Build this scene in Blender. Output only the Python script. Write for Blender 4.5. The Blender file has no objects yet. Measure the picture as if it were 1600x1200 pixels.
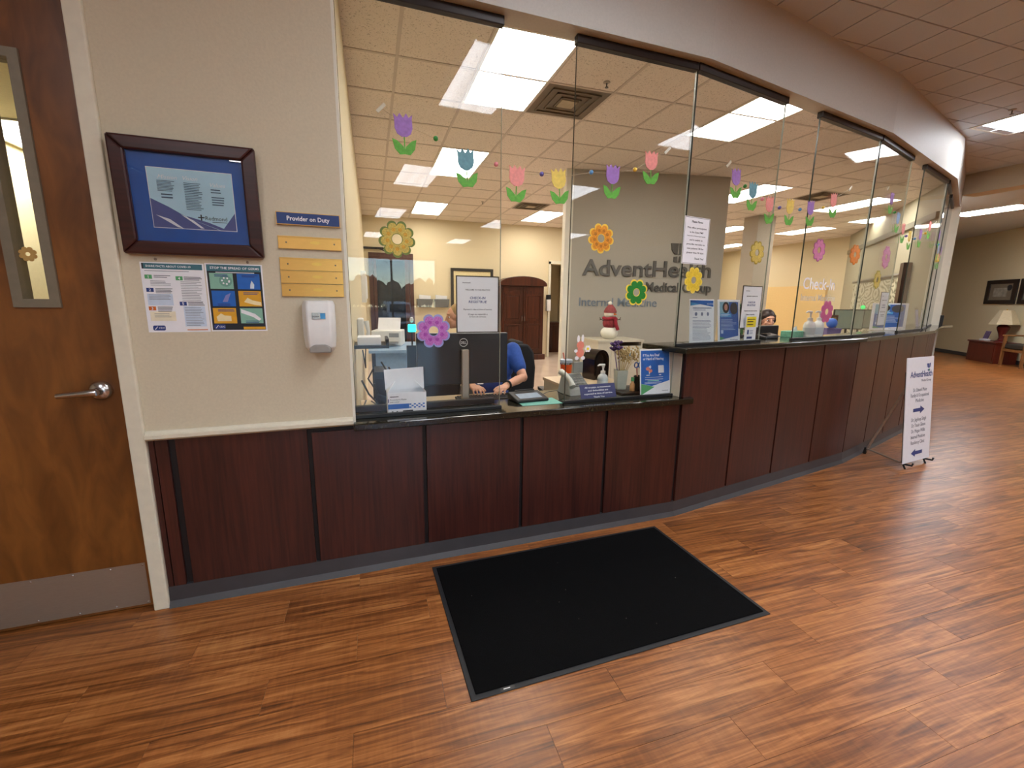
import bpy, math, random
from mathutils import Vector, Matrix
random.seed(7)
scene = bpy.context.scene
COL = scene.collection
PI = math.pi

# ------------------------------------------------------------------ camera
CAM_H, FPX, PITCH, ROLL, YAW = 1.505, 692.0, math.radians(10.7), math.radians(0.75), math.radians(17.5)
cam_d = bpy.data.cameras.new('camera'); cam = bpy.data.objects.new('camera', cam_d); COL.objects.link(cam)
cam_d.sensor_fit = 'HORIZONTAL'; cam_d.sensor_width = 36.0; cam_d.lens = FPX / 1600 * 36.0
cam_d.clip_start = 0.05; cam_d.clip_end = 500
_c, _s, _cp, _sp = math.cos(ROLL), math.sin(ROLL), math.cos(PITCH), math.sin(PITCH)
_rz = Matrix.Rotation(-YAW, 3, 'Z')
_R = _rz @ Vector((_c, _sp * _s, _cp * _s)); _U = _rz @ Vector((-_s, _sp * _c, _cp * _c)); _F = _rz @ Vector((0, _cp, -_sp))
cam.matrix_world = Matrix(((_R.x, _U.x, -_F.x, 0), (_R.y, _U.y, -_F.y, 0), (_R.z, _U.z, -_F.z, CAM_H), (0, 0, 0, 1)))
scene.camera = cam

# ------------------------------------------------------------------ sky, exposure
world = bpy.data.worlds.new('sky'); scene.world = world; world.use_nodes = True
_n = world.node_tree.nodes; _bg = _n['Background']
_sky = _n.new('ShaderNodeTexSky'); _sky.sky_type = 'NISHITA'; _sky.sun_disc = False
_sky.sun_elevation = math.radians(42); _sky.sun_rotation = math.radians(0); _sky.altitude = 300; _sky.air_density = 1.0; _sky.dust_density = 0.0; _sky.ozone_density = 4.0
world.node_tree.links.new(_sky.outputs[0], _bg.inputs[0]); _bg.inputs[1].default_value = 0.5
sun_d = bpy.data.lights.new('sun', 'SUN'); sun = bpy.data.objects.new('sun', sun_d); COL.objects.link(sun)
sun_d.energy = 3.0; sun_d.angle = math.radians(.6); sun_d.color = (1, .95, .86); sun.rotation_euler = (math.radians(-48), 0, math.radians(12))
scene.view_settings.view_transform = 'Standard'; scene.view_settings.look = 'None'
scene.view_settings.gamma = 1.0; scene.view_settings.use_curve_mapping = False
scene.view_settings.exposure = 1.36
LAMP = 7.5          # strength of the office ceiling light lenses
LOBBY_LAMP = 8.5    # strength of the lobby ceiling light lenses
cy = scene.cycles
cy.use_denoising = True; cy.max_bounces = 5; cy.diffuse_bounces = 3; cy.glossy_bounces = 2
cy.transparent_max_bounces = 16; cy.caustics_reflective = False; cy.caustics_refractive = False
cy.sample_clamp_indirect = 4.0

# ------------------------------------------------------------------ plan of the reception front (metres)
PL = [Vector(p) for p in ((-0.903, 2.357), (2.009, 2.479), (4.282, 2.938), (6.481, 3.661), (8.476, 4.688))]
CEIL, HEAD = 3.38, 2.94
LOW, HIGH = 0.865, 1.21
CORNER = Vector((12.8, 9.3))           # where the closing wall behind the last glass ends
def fdir(i):
    a, b = (PL[i], PL[i + 1]) if i < 4 else (PL[4], CORNER)
    d = (b - a).normalized(); return a, d, Vector((-d.y, d.x))
def fang(i):
    a, d, n = fdir(i); return math.atan2(d.y, d.x)
def F(i, s, off=0.0, z=0.0):
    a, d, n = fdir(i); p = a + d * s + n * off; return Vector((p.x, p.y, z))
def office_side(p, off=0.0):
    return all((Vector(p[:2]) - fdir(i)[0]).dot(fdir(i)[2]) > off for i in range(5))

# ------------------------------------------------------------------ material helpers
def lin(c):
    return tuple(((v / 255) / 12.92 if v / 255 <= 0.04045 else ((v / 255 + 0.055) / 1.055) ** 2.4) for v in c)
MATS = {}
def mat(name, rgb, rough=0.55, metal=0.0, var=0.06, scale=30.0, bump=0.0, emit=0.0, spec=0.5, coat=0.0, stretch=None, alpha=1.0):
    if name in MATS: return MATS[name]
    m = bpy.data.materials.new(name); m.use_nodes = True; nt = m.node_tree; N = nt.nodes; L = nt.links
    b = N['Principled BSDF']; col = lin(rgb)
    tc = N.new('ShaderNodeTexCoord'); mp = N.new('ShaderNodeMapping')
    if stretch: mp.inputs['Scale'].default_value = stretch
    no = N.new('ShaderNodeTexNoise'); no.inputs['Scale'].default_value = scale; no.inputs['Detail'].default_value = 3
    L.new(tc.outputs['Object'], mp.inputs['Vector']); L.new(mp.outputs[0], no.inputs['Vector'])
    rp = N.new('ShaderNodeValToRGB')
    rp.color_ramp.elements[0].position = 0.3; rp.color_ramp.elements[1].position = 0.7
    rp.color_ramp.elements[0].color = (*[max(0, v * (1 - var)) for v in col], 1)
    rp.color_ramp.elements[1].color = (*[min(1, v * (1 + var)) for v in col], 1)
    L.new(no.outputs[0], rp.inputs[0]); L.new(rp.outputs[0], b.inputs['Base Color'])
    b.inputs['Roughness'].default_value = rough; b.inputs['Metallic'].default_value = metal
    b.inputs['Specular IOR Level'].default_value = spec
    if coat: b.inputs['Coat Weight'].default_value = coat; b.inputs['Coat Roughness'].default_value = 0.08
    if alpha < 1: b.inputs['Alpha'].default_value = alpha
    if emit: b.inputs['Emission Color'].default_value = (*col, 1); b.inputs['Emission Strength'].default_value = emit
    if bump:
        bp = N.new('ShaderNodeBump'); bp.inputs['Strength'].default_value = bump; bp.inputs['Distance'].default_value = 0.004
        L.new(no.outputs[0], bp.inputs['Height']); L.new(bp.outputs[0], b.inputs['Normal'])
    MATS[name] = m; return m
def wood(name, dark, light, rough=0.35, scale=1.0, axis='Z', coat=0.0, spec=0.5, stretch=None):
    """straight-grained veneer: noise stretched along the grain axis"""
    if name in MATS: return MATS[name]
    m = bpy.data.materials.new(name); m.use_nodes = True; nt = m.node_tree; N = nt.nodes; L = nt.links
    b = N['Principled BSDF']; tc = N.new('ShaderNodeTexCoord'); mp = N.new('ShaderNodeMapping')
    st = {'X': (0.6, 14, 14), 'Y': (14, 0.6, 14), 'Z': (14, 14, 0.6)}[axis] if stretch is None else stretch
    mp.inputs['Scale'].default_value = tuple(v * scale for v in st)
    oi = N.new('ShaderNodeObjectInfo'); add = N.new('ShaderNodeVectorMath'); add.operation = 'ADD'
    mul = N.new('ShaderNodeMath'); mul.operation = 'MULTIPLY'; mul.inputs[1].default_value = 37.0
    L.new(oi.outputs['Random'], mul.inputs[0])
    L.new(tc.outputs['Object'], mp.inputs['Vector']); L.new(mp.outputs[0], add.inputs[0]); L.new(mul.outputs[0], add.inputs[1])
    n1 = N.new('ShaderNodeTexNoise'); n1.inputs['Scale'].default_value = 3; n1.inputs['Detail'].default_value = 6; n1.inputs['Distortion'].default_value = 0.6
    n2 = N.new('ShaderNodeTexNoise'); n2.inputs['Scale'].default_value = 0.35; n2.inputs['Detail'].default_value = 3
    L.new(add.outputs[0], n1.inputs['Vector']); L.new(add.outputs[0], n2.inputs['Vector'])
    mx = N.new('ShaderNodeMath'); mx.operation = 'MULTIPLY_ADD'; mx.inputs[1].default_value = 0.6
    h = N.new('ShaderNodeMath'); h.operation = 'MULTIPLY'; h.inputs[1].default_value = 0.4
    L.new(n2.outputs[0], h.inputs[0]); L.new(n1.outputs[0], mx.inputs[0]); L.new(h.outputs[0], mx.inputs[2])
    rp = N.new('ShaderNodeValToRGB'); rp.color_ramp.elements[0].position = 0.34; rp.color_ramp.elements[1].position = 0.66
    rp.color_ramp.elements[0].color = (*lin(dark), 1); rp.color_ramp.elements[1].color = (*lin(light), 1)
    L.new(mx.outputs[0], rp.inputs[0]); L.new(rp.outputs[0], b.inputs['Base Color'])
    b.inputs['Roughness'].default_value = rough; b.inputs['Specular IOR Level'].default_value = spec
    if coat: b.inputs['Coat Weight'].default_value = coat; b.inputs['Coat Roughness'].default_value = 0.1
    MATS[name] = m; return m
def glass(name, tint=(0.975, 0.982, 0.972), f0=0.02):
    """clear sheet glass: straight-through transmission plus a Schlick mirror term"""
    m = bpy.data.materials.new(name); m.use_nodes = True; nt = m.node_tree; N = nt.nodes; L = nt.links
    N.remove(N['Principled BSDF']); out = N['Material Output']
    g = N.new('ShaderNodeNewGeometry'); dt = N.new('ShaderNodeVectorMath'); dt.operation = 'DOT_PRODUCT'
    L.new(g.outputs['Incoming'], dt.inputs[0]); L.new(g.outputs['Normal'], dt.inputs[1])
    ab = N.new('ShaderNodeMath'); ab.operation = 'ABSOLUTE'; L.new(dt.outputs['Value'], ab.inputs[0])
    om = N.new('ShaderNodeMath'); om.operation = 'SUBTRACT'; om.inputs[0].default_value = 1; L.new(ab.outputs[0], om.inputs[1]); om.use_clamp = True
    pw = N.new('ShaderNodeMath'); pw.operation = 'POWER'; pw.inputs[1].default_value = 5; L.new(om.outputs[0], pw.inputs[0])
    ma = N.new('ShaderNodeMath'); ma.operation = 'MULTIPLY_ADD'; ma.inputs[1].default_value = 1 - f0; ma.inputs[2].default_value = f0
    L.new(pw.outputs[0], ma.inputs[0])
    nz = N.new('ShaderNodeTexNoise'); nz.inputs['Scale'].default_value = 2.0
    rp = N.new('ShaderNodeValToRGB'); t = tint
    rp.color_ramp.elements[0].color = (t[0] * .985, t[1] * .985, t[2] * .985, 1); rp.color_ramp.elements[1].color = (*t, 1)
    L.new(nz.outputs[0], rp.inputs[0])
    tr = N.new('ShaderNodeBsdfTransparent'); L.new(rp.outputs[0], tr.inputs[0])
    gl = N.new('ShaderNodeBsdfGlossy'); gl.inputs['Roughness'].default_value = 0.0
    mx = N.new('ShaderNodeMixShader'); L.new(ma.outputs[0], mx.inputs[0]); L.new(tr.outputs[0], mx.inputs[1]); L.new(gl.outputs[0], mx.inputs[2])
    L.new(mx.outputs[0], out.inputs['Surface']); MATS[name] = m; return m
def lamp_mat(name, strength, rgb=(255, 250, 240)):
    m = bpy.data.materials.new(name); m.use_nodes = True; nt = m.node_tree; N = nt.nodes; L = nt.links
    b = N['Principled BSDF']; b.inputs['Base Color'].default_value = (.8, .8, .78, 1); b.inputs['Roughness'].default_value = 0.4
    tc = N.new('ShaderNodeTexCoord'); w = N.new('ShaderNodeTexWave'); w.bands_direction = 'X'; w.inputs['Scale'].default_value = 1.6; w.inputs['Distortion'].default_value = 0.2
    L.new(tc.outputs['Object'], w.inputs['Vector'])
    rp = N.new('ShaderNodeValToRGB'); c = lin(rgb)
    rp.color_ramp.elements[0].color = (c[0] * .8, c[1] * .8, c[2] * .8, 1); rp.color_ramp.elements[1].color = (*c, 1)
    L.new(w.outputs['Color'], rp.inputs[0]); L.new(rp.outputs[0], b.inputs['Emission Color']); b.inputs['Emission Strength'].default_value = strength
    MATS[name] = m; return m

# ------------------------------------------------------------------ mesh helpers
class MB:
    def __init__(self): self.v = []; self.f = []
    def raw(self, v, f):
        n = len(self.v); self.v += [tuple(p) for p in v]; self.f += [tuple(i + n for i in q) for q in f]; return self
    def box(self, x0, x1, y0, y1, z0, z1):
        return self.raw([(x0, y0, z0), (x1, y0, z0), (x1, y1, z0), (x0, y1, z0), (x0, y0, z1), (x1, y0, z1), (x1, y1, z1), (x0, y1, z1)],
                        [(0, 3, 2, 1), (4, 5, 6, 7), (0, 1, 5, 4), (1, 2, 6, 5), (2, 3, 7, 6), (3, 0, 4, 7)])
    def hexa(self, p): return self.raw(p, [(0, 3, 2, 1), (4, 5, 6, 7), (0, 1, 5, 4), (1, 2, 6, 5), (2, 3, 7, 6), (3, 0, 4, 7)])
    def slab(self, poly, z0, z1):                # polygon in xy, pushed up
        n = len(poly); v = [(x, y, z0) for x, y in poly] + [(x, y, z1) for x, y in poly]
        return self.raw(v, [tuple(range(n - 1, -1, -1)), tuple(range(n, 2 * n))] + [(i, (i + 1) % n, n + (i + 1) % n, n + i) for i in range(n)])
    def card(self, poly, y0, y1):                # polygon in xz (counter-clockwise seen from -y), thickness y0..y1
        n = len(poly); v = [(x, y0, z) for x, z in poly] + [(x, y1, z) for x, z in poly]
        return self.raw(v, [tuple(range(n)), tuple(range(2 * n - 1, n - 1, -1))] + [(i, n + i, n + (i + 1) % n, (i + 1) % n) for i in range(n)])
    def ring(self, outer, inner, y0, y1):        # frame between two xz polygons of equal length
        n = len(outer); v = [(x, y0, z) for x, z in outer] + [(x, y0, z) for x, z in inner] + [(x, y1, z) for x, z in outer] + [(x, y1, z) for x, z in inner]
        f = []
        for i in range(n):
            j = (i + 1) % n
            f += [(i, j, n + j, n + i), (2 * n + i, 3 * n + i, 3 * n + j, 2 * n + j), (i, 2 * n + i, 2 * n + j, j), (n + i, n + j, 3 * n + j, 3 * n + i)]
        return self.raw(v, f)
    def tube(self, pts, r, n=8, squash=None):
        pts = [Vector(p) for p in pts]; k = len(pts); rs = r if isinstance(r, (list, tuple)) else [r] * k
        up = Vector((0, 0, 1)); v = []; last = None
        for i, p in enumerate(pts):
            d = (pts[min(i + 1, k - 1)] - pts[max(i - 1, 0)])
            d = d.normalized() if d.length > 1e-9 else Vector((0, 0, 1))
            if last is None: a = d.cross(up if abs(d.z) < .9 else Vector((1, 0, 0))).normalized()
            else:
                a = last - d * last.dot(d); a = a.normalized() if a.length > 1e-6 else d.orthogonal().normalized()
            last = a; b = d.cross(a)
            for j in range(n):
                t = 2 * PI * j / n; v.append(p + a * (rs[i] * math.cos(t)) + b * (rs[i] * math.sin(t)))
        f = [(i * n + j, i * n + (j + 1) % n, (i + 1) * n + (j + 1) % n, (i + 1) * n + j) for i in range(k - 1) for j in range(n)]
        f += [tuple(range(n - 1, -1, -1)), tuple(range((k - 1) * n, k * n))]
        return self.raw(v, f)
    def lathe(self, prof, n=20, cx=0, cy=0, cz=0):
        v = []
        for r, z in prof:
            for j in range(n):
                t = 2 * PI * j / n; v.append((cx + r * math.cos(t), cy + r * math.sin(t), cz + z))
        k = len(prof); f = [(i * n + j, i * n + (j + 1) % n, (i + 1) * n + (j + 1) % n, (i + 1) * n + j) for i in range(k - 1) for j in range(n)]
        f += [tuple(range(n - 1, -1, -1)), tuple(range((k - 1) * n, k * n))]
        return self.raw(v, f)
    def ball(self, c, r, n=14, m=9):
        rx, ry, rz = (r, r, r) if isinstance(r, (int, float)) else r
        prof = [(math.sin(PI * i / (m - 1)), -math.cos(PI * i / (m - 1))) for i in range(m)]
        v = []; 
        for a, z in prof:
            for j in range(n):
                t = 2 * PI * j / n; v.append((c[0] + rx * max(a, .02) * math.cos(t), c[1] + ry * max(a, .02) * math.sin(t), c[2] + rz * z))
        f = [(i * n + j, i * n + (j + 1) % n, (i + 1) * n + (j + 1) % n, (i + 1) * n + j) for i in range(m - 1) for j in range(n)]
        f += [tuple(range(n - 1, -1, -1)), tuple(range((m - 1) * n, m * n))]
        return self.raw(v, f)
    def xf(self, M):
        self.v = [tuple(M @ Vector(p)) for p in self.v]; return self
    def mesh(self, name, material, smooth=False):
        me = bpy.data.meshes.new(name); me.from_pydata(self.v, [], self.f); me.update()
        if material: me.materials.append(material)
        if smooth:
            me.polygons.foreach_set('use_smooth', [True] * len(me.polygons)); me.set_sharp_from_angle(angle=math.radians(40))
        return me
    def build(self, name, material, parent=None, loc=(0, 0, 0), rotz=0.0, smooth=False, bevel=0.0):
        return mk(name, self.mesh(name, material, smooth), parent, loc, rotz, bevel)
def mk(name, mesh, parent=None, loc=(0, 0, 0), rotz=0.0, bevel=0.0, rot=None):
    o = bpy.data.objects.new(name, mesh); COL.objects.link(o); o.location = loc
    o.rotation_euler = rot if rot else (0, 0, rotz)
    if parent: o.parent = parent
    if bevel:
        md = o.modifiers.new('bevel', 'BEVEL'); md.width = bevel; md.segments = 2; md.limit_method = 'ANGLE'
    return o
def thing(name, label, cat, loc=(0, 0, 0), rotz=0.0, group=None):
    o = bpy.data.objects.new(name, None); COL.objects.link(o); o.empty_display_size = 0.05
    o.location = loc; o.rotation_euler = (0, 0, rotz); return tag(o, label, cat, group)
def tag(o, label, cat, group=None):
    o['label'] = label; o['category'] = cat
    if group: o['group'] = group
    return o
def struct(o): o['kind'] = 'structure'; return o
def empty(name, parent=None, loc=(0, 0, 0), rotz=0.0):
    o = bpy.data.objects.new(name, None); COL.objects.link(o); o.location = loc; o.rotation_euler = (0, 0, rotz)
    if parent: o.parent = parent
    return o
def txt(body, x, z, h, w=None, align='C', bold=0.0, y=-0.0005, shear=0.0, depth=0.0003, res=2, space=1.0):
    """lettering standing in the xz plane facing -y: cap height h, baseline z, optional total width w -> (verts, faces)"""
    c = bpy.data.curves.new('t', 'FONT'); c.body = body; c.resolution_u = res; c.extrude = 0.01; c.offset = bold; c.shear = shear; c.space_character = space
    o = bpy.data.objects.new('t', c); me = bpy.data.meshes.new_from_object(o)
    vs = [v.co.copy() for v in me.vertices]; fs = [tuple(p.vertices) for p in me.polygons]
    bpy.data.objects.remove(o); bpy.data.curves.remove(c); bpy.data.meshes.remove(me)
    if not vs: return [], []
    x0 = min(v.x for v in vs); x1 = max(v.x for v in vs); sz = h / 0.695; sx = sz if w is None else w / (x1 - x0)
    W = (x1 - x0) * sx; ox = {'L': x, 'C': x - W / 2, 'R': x - W}[align]
    return [(ox + (v.x - x0) * sx, y - v.z / 0.01 * depth, z + v.y * sz) for v in vs], fs
def bars(m, x0, x1, z_top, n, pitch, h=0.002, y=-0.0006, seed=0, t=0.0004):
    """rows of unreadably small print"""
    r = random.Random(seed)
    for k in range(n):
        e = x1 - (x1 - x0) * r.uniform(0, .28); m.box(x0, e, y - t, y, z_top - k * pitch - h, z_top - k * pitch)
    return m
def miter(pts, off):
    out = []
    for i, p in enumerate(pts):
        ns = []
        if i > 0: d = (pts[i] - pts[i - 1]).normalized(); ns.append(Vector((-d.y, d.x)))
        if i < len(pts) - 1: d = (pts[i + 1] - pts[i]).normalized(); ns.append(Vector((-d.y, d.x)))
        n = ns[0] if len(ns) == 1 else (ns[0] + ns[1]).normalized()
        k = 1.0 if len(ns) == 1 else 1.0 / n.dot(ns[0]); out.append(p + n * off * k)
    return out
def sweep(profile, pts):
    """solid of constant cross-section: profile is a ring of (offset, z), pts a plan polyline"""
    m = MB(); pts = [Vector(p[:2]) for p in pts]; n = len(profile); k = len(pts)
    rows = [miter(pts, o) for o, z in profile]
    v = [(rows[j][i].x, rows[j][i].y, profile[j][1]) for i in range(k) for j in range(n)]
    f = [(i * n + j, (i + 1) * n + j, (i + 1) * n + (j + 1) % n, i * n + (j + 1) % n) for i in range(k - 1) for j in range(n)]
    f += [tuple(range(n)), tuple(range(k * n - 1, (k - 1) * n - 1, -1))]
    return m.raw(v, f)
def rect(x0, x1, z0, z1): return [(x0, z0), (x1, z0), (x1, z1), (x0, z1)]
def clip(poly, p0, n, keep):                    # keep=+1: side of the normal
    out = []
    for i in range(len(poly)):
        a, b = Vector(poly[i]), Vector(poly[(i + 1) % len(poly)])
        da, db = keep * (a - p0).dot(n), keep * (b - p0).dot(n)
        if da >= 0: out.append((a.x, a.y))
        if (da < 0) != (db < 0):
            q = a + (b - a) * (da / (da - db)); out.append((q.x, q.y))
    return out
def remeshed(m, voxel, name, material, parent=None, loc=(0, 0, 0), rotz=0.0, smooth_it=6):
    """fuse overlapping volumes into one continuous skin"""
    me = m.mesh(name + '_src', material); o = bpy.data.objects.new(name + '_src', me); COL.objects.link(o)
    r = o.modifiers.new('r', 'REMESH'); r.mode = 'VOXEL'; r.voxel_size = voxel
    s = o.modifiers.new('s', 'SMOOTH'); s.factor = 0.5; s.iterations = smooth_it
    dg = bpy.context.evaluated_depsgraph_get(); dg.update()
    out = bpy.data.meshes.new_from_object(o.evaluated_get(dg)); out.name = name
    bpy.data.objects.remove(o); bpy.data.meshes.remove(me)
    out.polygons.foreach_set('use_smooth', [True] * len(out.polygons))
    if not out.materials: out.materials.append(material)
    return mk(name, out, parent, loc, rotz)

# ------------------------------------------------------------------ palette
WALL = mat('cream_wall_paint', (210, 198, 172), 0.7, var=0.03, scale=90, bump=0.15)
OWALL = mat('yellow_cream_wall_paint', (224, 208, 172), 0.7, var=0.03, scale=60, bump=0.1)
GREY = mat('taupe_grey_wall_paint', (178, 172, 160), 0.65, var=0.03, scale=70, bump=0.1)
HEADM = mat('header_paint', (196, 192, 184), 0.55, var=0.03, scale=80, bump=0.1)
TRIM = mat('cream_trim_paint', (224, 216, 194), 0.45, var=0.04, scale=25)
LTRIM = mat('light_end_trim', (226, 222, 208), 0.35, var=0.02, scale=15)
VINYL = mat('charcoal_vinyl_base', (60, 58, 60), 0.42, var=0.08, scale=12)
GROOVE = mat('dark_groove', (22, 10, 9), 0.6)
PANEL = wood('mahogany_veneer', (44, 20, 17), (78, 37, 29), rough=0.34, scale=1.6)
DOORW = wood('stained_birch', (82, 46, 17), (142, 88, 38), rough=0.34, scale=.6, stretch=(7, 7, 2.0))
STEEL = mat('brushed_steel', (172, 160, 146), 0.42, 0.75, var=0.05, scale=20, stretch=(2, 40, 40))
CHROME = mat('satin_chrome', (205, 205, 205), 0.22, 1.0, var=0.02)
BLACK = mat('black_plastic', (20, 20, 22), 0.42, var=0.1)
BLACKG = mat('black_gloss', (10, 10, 12), 0.14, var=0.05)
BRONZE = mat('dark_bronze_track', (38, 26, 20), 0.38, 0.3, var=0.06)
WHITE = mat('white_plastic', (232, 230, 226), 0.38, var=0.02)
PAPER = mat('white_paper', (240, 240, 244), 0.6, var=0.015)
INK = mat('black_ink', (38, 38, 44), 0.6)
GINK = mat('grey_ink', (120, 124, 132), 0.6)
NAVY = mat('navy_print', (36, 60, 128), 0.5)
BLUE = mat('blue_print', (22, 98, 186), 0.45)
SKYB = mat('light_blue_print', (74, 158, 214), 0.45)
GREEN = mat('green_print', (86, 168, 108), 0.5)
TEALP = mat('teal_print', (136, 186, 164), 0.5)
AMBER = mat('amber_print', (224, 166, 34), 0.5)
YELLOW = mat('yellow_print', (248, 226, 40), 0.5)
GLASS = glass('clear_partition_glass')
ACRYL = glass('clear_acrylic', (0.97, 0.98, 0.98), 0.03)
CREAMP = mat('cream_laminate', (216, 204, 176), 0.45, var=0.03)

# ================================================================== LARGE STRUCTURE
def plank_mat():
    m = bpy.data.materials.new('wood_look_planks'); m.use_nodes = True; nt = m.node_tree; N = nt.nodes; L = nt.links
    b = N['Principled BSDF']
    def math_(op, a=None, c=None, clamp=False):
        n = N.new('ShaderNodeMath'); n.operation = op; n.use_clamp = clamp
        for k, x in enumerate((a, c)):
            if x is None: continue
            if isinstance(x, (int, float)): n.inputs[k].default_value = x
            else: L.new(x, n.inputs[k])
        return n.outputs[0]
    g = N.new('ShaderNodeNewGeometry'); sp = N.new('ShaderNodeSeparateXYZ'); L.new(g.outputs['Position'], sp.inputs[0])
    row = math_('FLOOR', math_('DIVIDE', math_('SUBTRACT', sp.outputs[1], 0.91), 0.1655))
    ph = math_('MULTIPLY', math_('FLOORED_MODULO', row, 3.0), 0.333)
    col = math_('FLOOR', math_('DIVIDE', math_('SUBTRACT', math_('SUBTRACT', sp.outputs[0], 0.205), ph), 0.995))
    cv = N.new('ShaderNodeCombineXYZ'); L.new(row, cv.inputs[0]); L.new(col, cv.inputs[1])
    wn = N.new('ShaderNodeTexWhiteNoise'); L.new(cv.outputs[0], wn.inputs['Vector'])
    off = N.new('ShaderNodeVectorMath'); off.operation = 'SCALE'; off.inputs['Scale'].default_value = 23.0; L.new(wn.outputs['Color'], off.inputs[0])
    pos = N.new('ShaderNodeVectorMath'); pos.operation = 'ADD'; L.new(g.outputs['Position'], pos.inputs[0]); L.new(off.outputs[0], pos.inputs[1])
    mp = N.new('ShaderNodeMapping'); mp.inputs['Scale'].default_value = (0.85, 15.0, 1.0); L.new(pos.outputs[0], mp.inputs['Vector'])
    n1 = N.new('ShaderNodeTexNoise'); n1.inputs['Scale'].default_value = 2.1; n1.inputs['Detail'].default_value = 7; n1.inputs['Roughness'].default_value = .58; n1.inputs['Distortion'].default_value = 1.5
    L.new(mp.outputs[0], n1.inputs['Vector'])
    mp2 = N.new('ShaderNodeMapping'); mp2.inputs['Scale'].default_value = (14, 1.6, 1.0); L.new(pos.outputs[0], mp2.inputs['Vector'])
    n2 = N.new('ShaderNodeTexNoise'); n2.inputs['Scale'].default_value = 3.0; n2.inputs['Detail'].default_value = 3; n2.inputs['Distortion'].default_value = 1.0; L.new(mp2.outputs[0], n2.inputs['Vector'])
    n3 = N.new('ShaderNodeTexNoise'); n3.inputs['Scale'].default_value = 1.3; L.new(pos.outputs[0], n3.inputs['Vector'])
    v = math_('ADD', math_('MULTIPLY', n1.outputs[0], 0.95), math_('MULTIPLY', math_('MULTIPLY', n2.outputs[0], n3.outputs[0]), 0.22))
    v = math_('ADD', v, math_('MULTIPLY', math_('SUBTRACT', wn.outputs['Value'], .5), 0.10))
    rp = N.new('ShaderNodeValToRGB'); e = rp.color_ramp.elements
    e[0].position = 0.30; e[0].color = (*lin((82, 45, 20)), 1); e[1].position = 0.78; e[1].color = (*lin((208, 144, 84)), 1)
    a = e.new(0.47); a.color = (*lin((136, 80, 38)), 1); a = e.new(0.58); a.color = (*lin((168, 104, 54)), 1)
    L.new(v, rp.inputs[0]); L.new(rp.outputs[0], b.inputs['Base Color'])
    b.inputs['Roughness'].default_value = 0.28; b.inputs['Specular IOR Level'].default_value = 0.5
    nb = N.new('ShaderNodeTexNoise'); nb.inputs['Scale'].default_value = 260; nb.inputs['Detail'].default_value = 2
    bp = N.new('ShaderNodeBump'); bp.inputs['Strength'].default_value = 0.12; bp.inputs['Distance'].default_value = 0.002
    L.new(nb.outputs[0], bp.inputs['Height']); L.new(bp.outputs[0], b.inputs['Normal'])
    return m
PLANK = plank_mat()
def speckle_mat(name, base, dark, light, scale, rough, bump=0.0, thr=(.42, .58), spec=.5):
    m = bpy.data.materials.new(name); m.use_nodes = True; nt = m.node_tree; N = nt.nodes; L = nt.links; b = N['Principled BSDF']
    g = N.new('ShaderNodeNewGeometry')
    n1 = N.new('ShaderNodeTexNoise'); n1.inputs['Scale'].default_value = scale; n1.inputs['Detail'].default_value = 4; n1.inputs['Roughness'].default_value = .7
    L.new(g.outputs['Position'], n1.inputs['Vector'])
    rp = N.new('ShaderNodeValToRGB'); e = rp.color_ramp.elements
    e[0].position = thr[0] - .08; e[0].color = (*lin(dark), 1); e[1].position = thr[1] + .1; e[1].color = (*lin(light), 1)
    a = e.new(thr[0]); a.color = (*lin(base), 1); a = e.new(thr[1]); a.color = (*lin(base), 1)
    L.new(n1.outputs[0], rp.inputs[0]); L.new(rp.outputs[0], b.inputs['Base Color']); b.inputs['Roughness'].default_value = rough
    b.inputs['Specular IOR Level'].default_value = spec
    if bump:
        bp = N.new('ShaderNodeBump'); bp.inputs['Strength'].default_value = bump; bp.inputs['Distance'].default_value = 0.003
        L.new(n1.outputs[0], bp.inputs['Height']); L.new(bp.outputs[0], b.inputs['Normal'])
    MATS[name] = m; return m
GRANITE = speckle_mat('dark_granite', (30, 28, 22), (8, 8, 8), (92, 84, 58), 130, 0.1)
TILE = speckle_mat('fissured_ceiling_tile', (236, 224, 212), (172, 158, 142), (240, 228, 216), 75, 0.9, 0.3, thr=(.43, .6))
LTILE = speckle_mat('lobby_ceiling_tile', (206, 214, 224), (188, 196, 206), (212, 220, 230), 160, 0.9, 0.15, thr=(.40, .62))
TBAR = mat('ceiling_grid_paint', (208, 194, 182), 0.6, var=0.02)
LGAP = mat('lobby_ceiling_joint', (120, 108, 100), 0.9)
OFLOOR = mat('polished_office_floor', (222, 198, 180), 0.16, var=0.05, scale=3)
CARPET = mat('black_mat_pile', (13, 13, 14), 0.95, var=0.5, scale=700, bump=0.9, spec=0.1)
RUBBER = mat('mat_rubber_edge', (34, 35, 38), 0.6, var=0.1)

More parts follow.
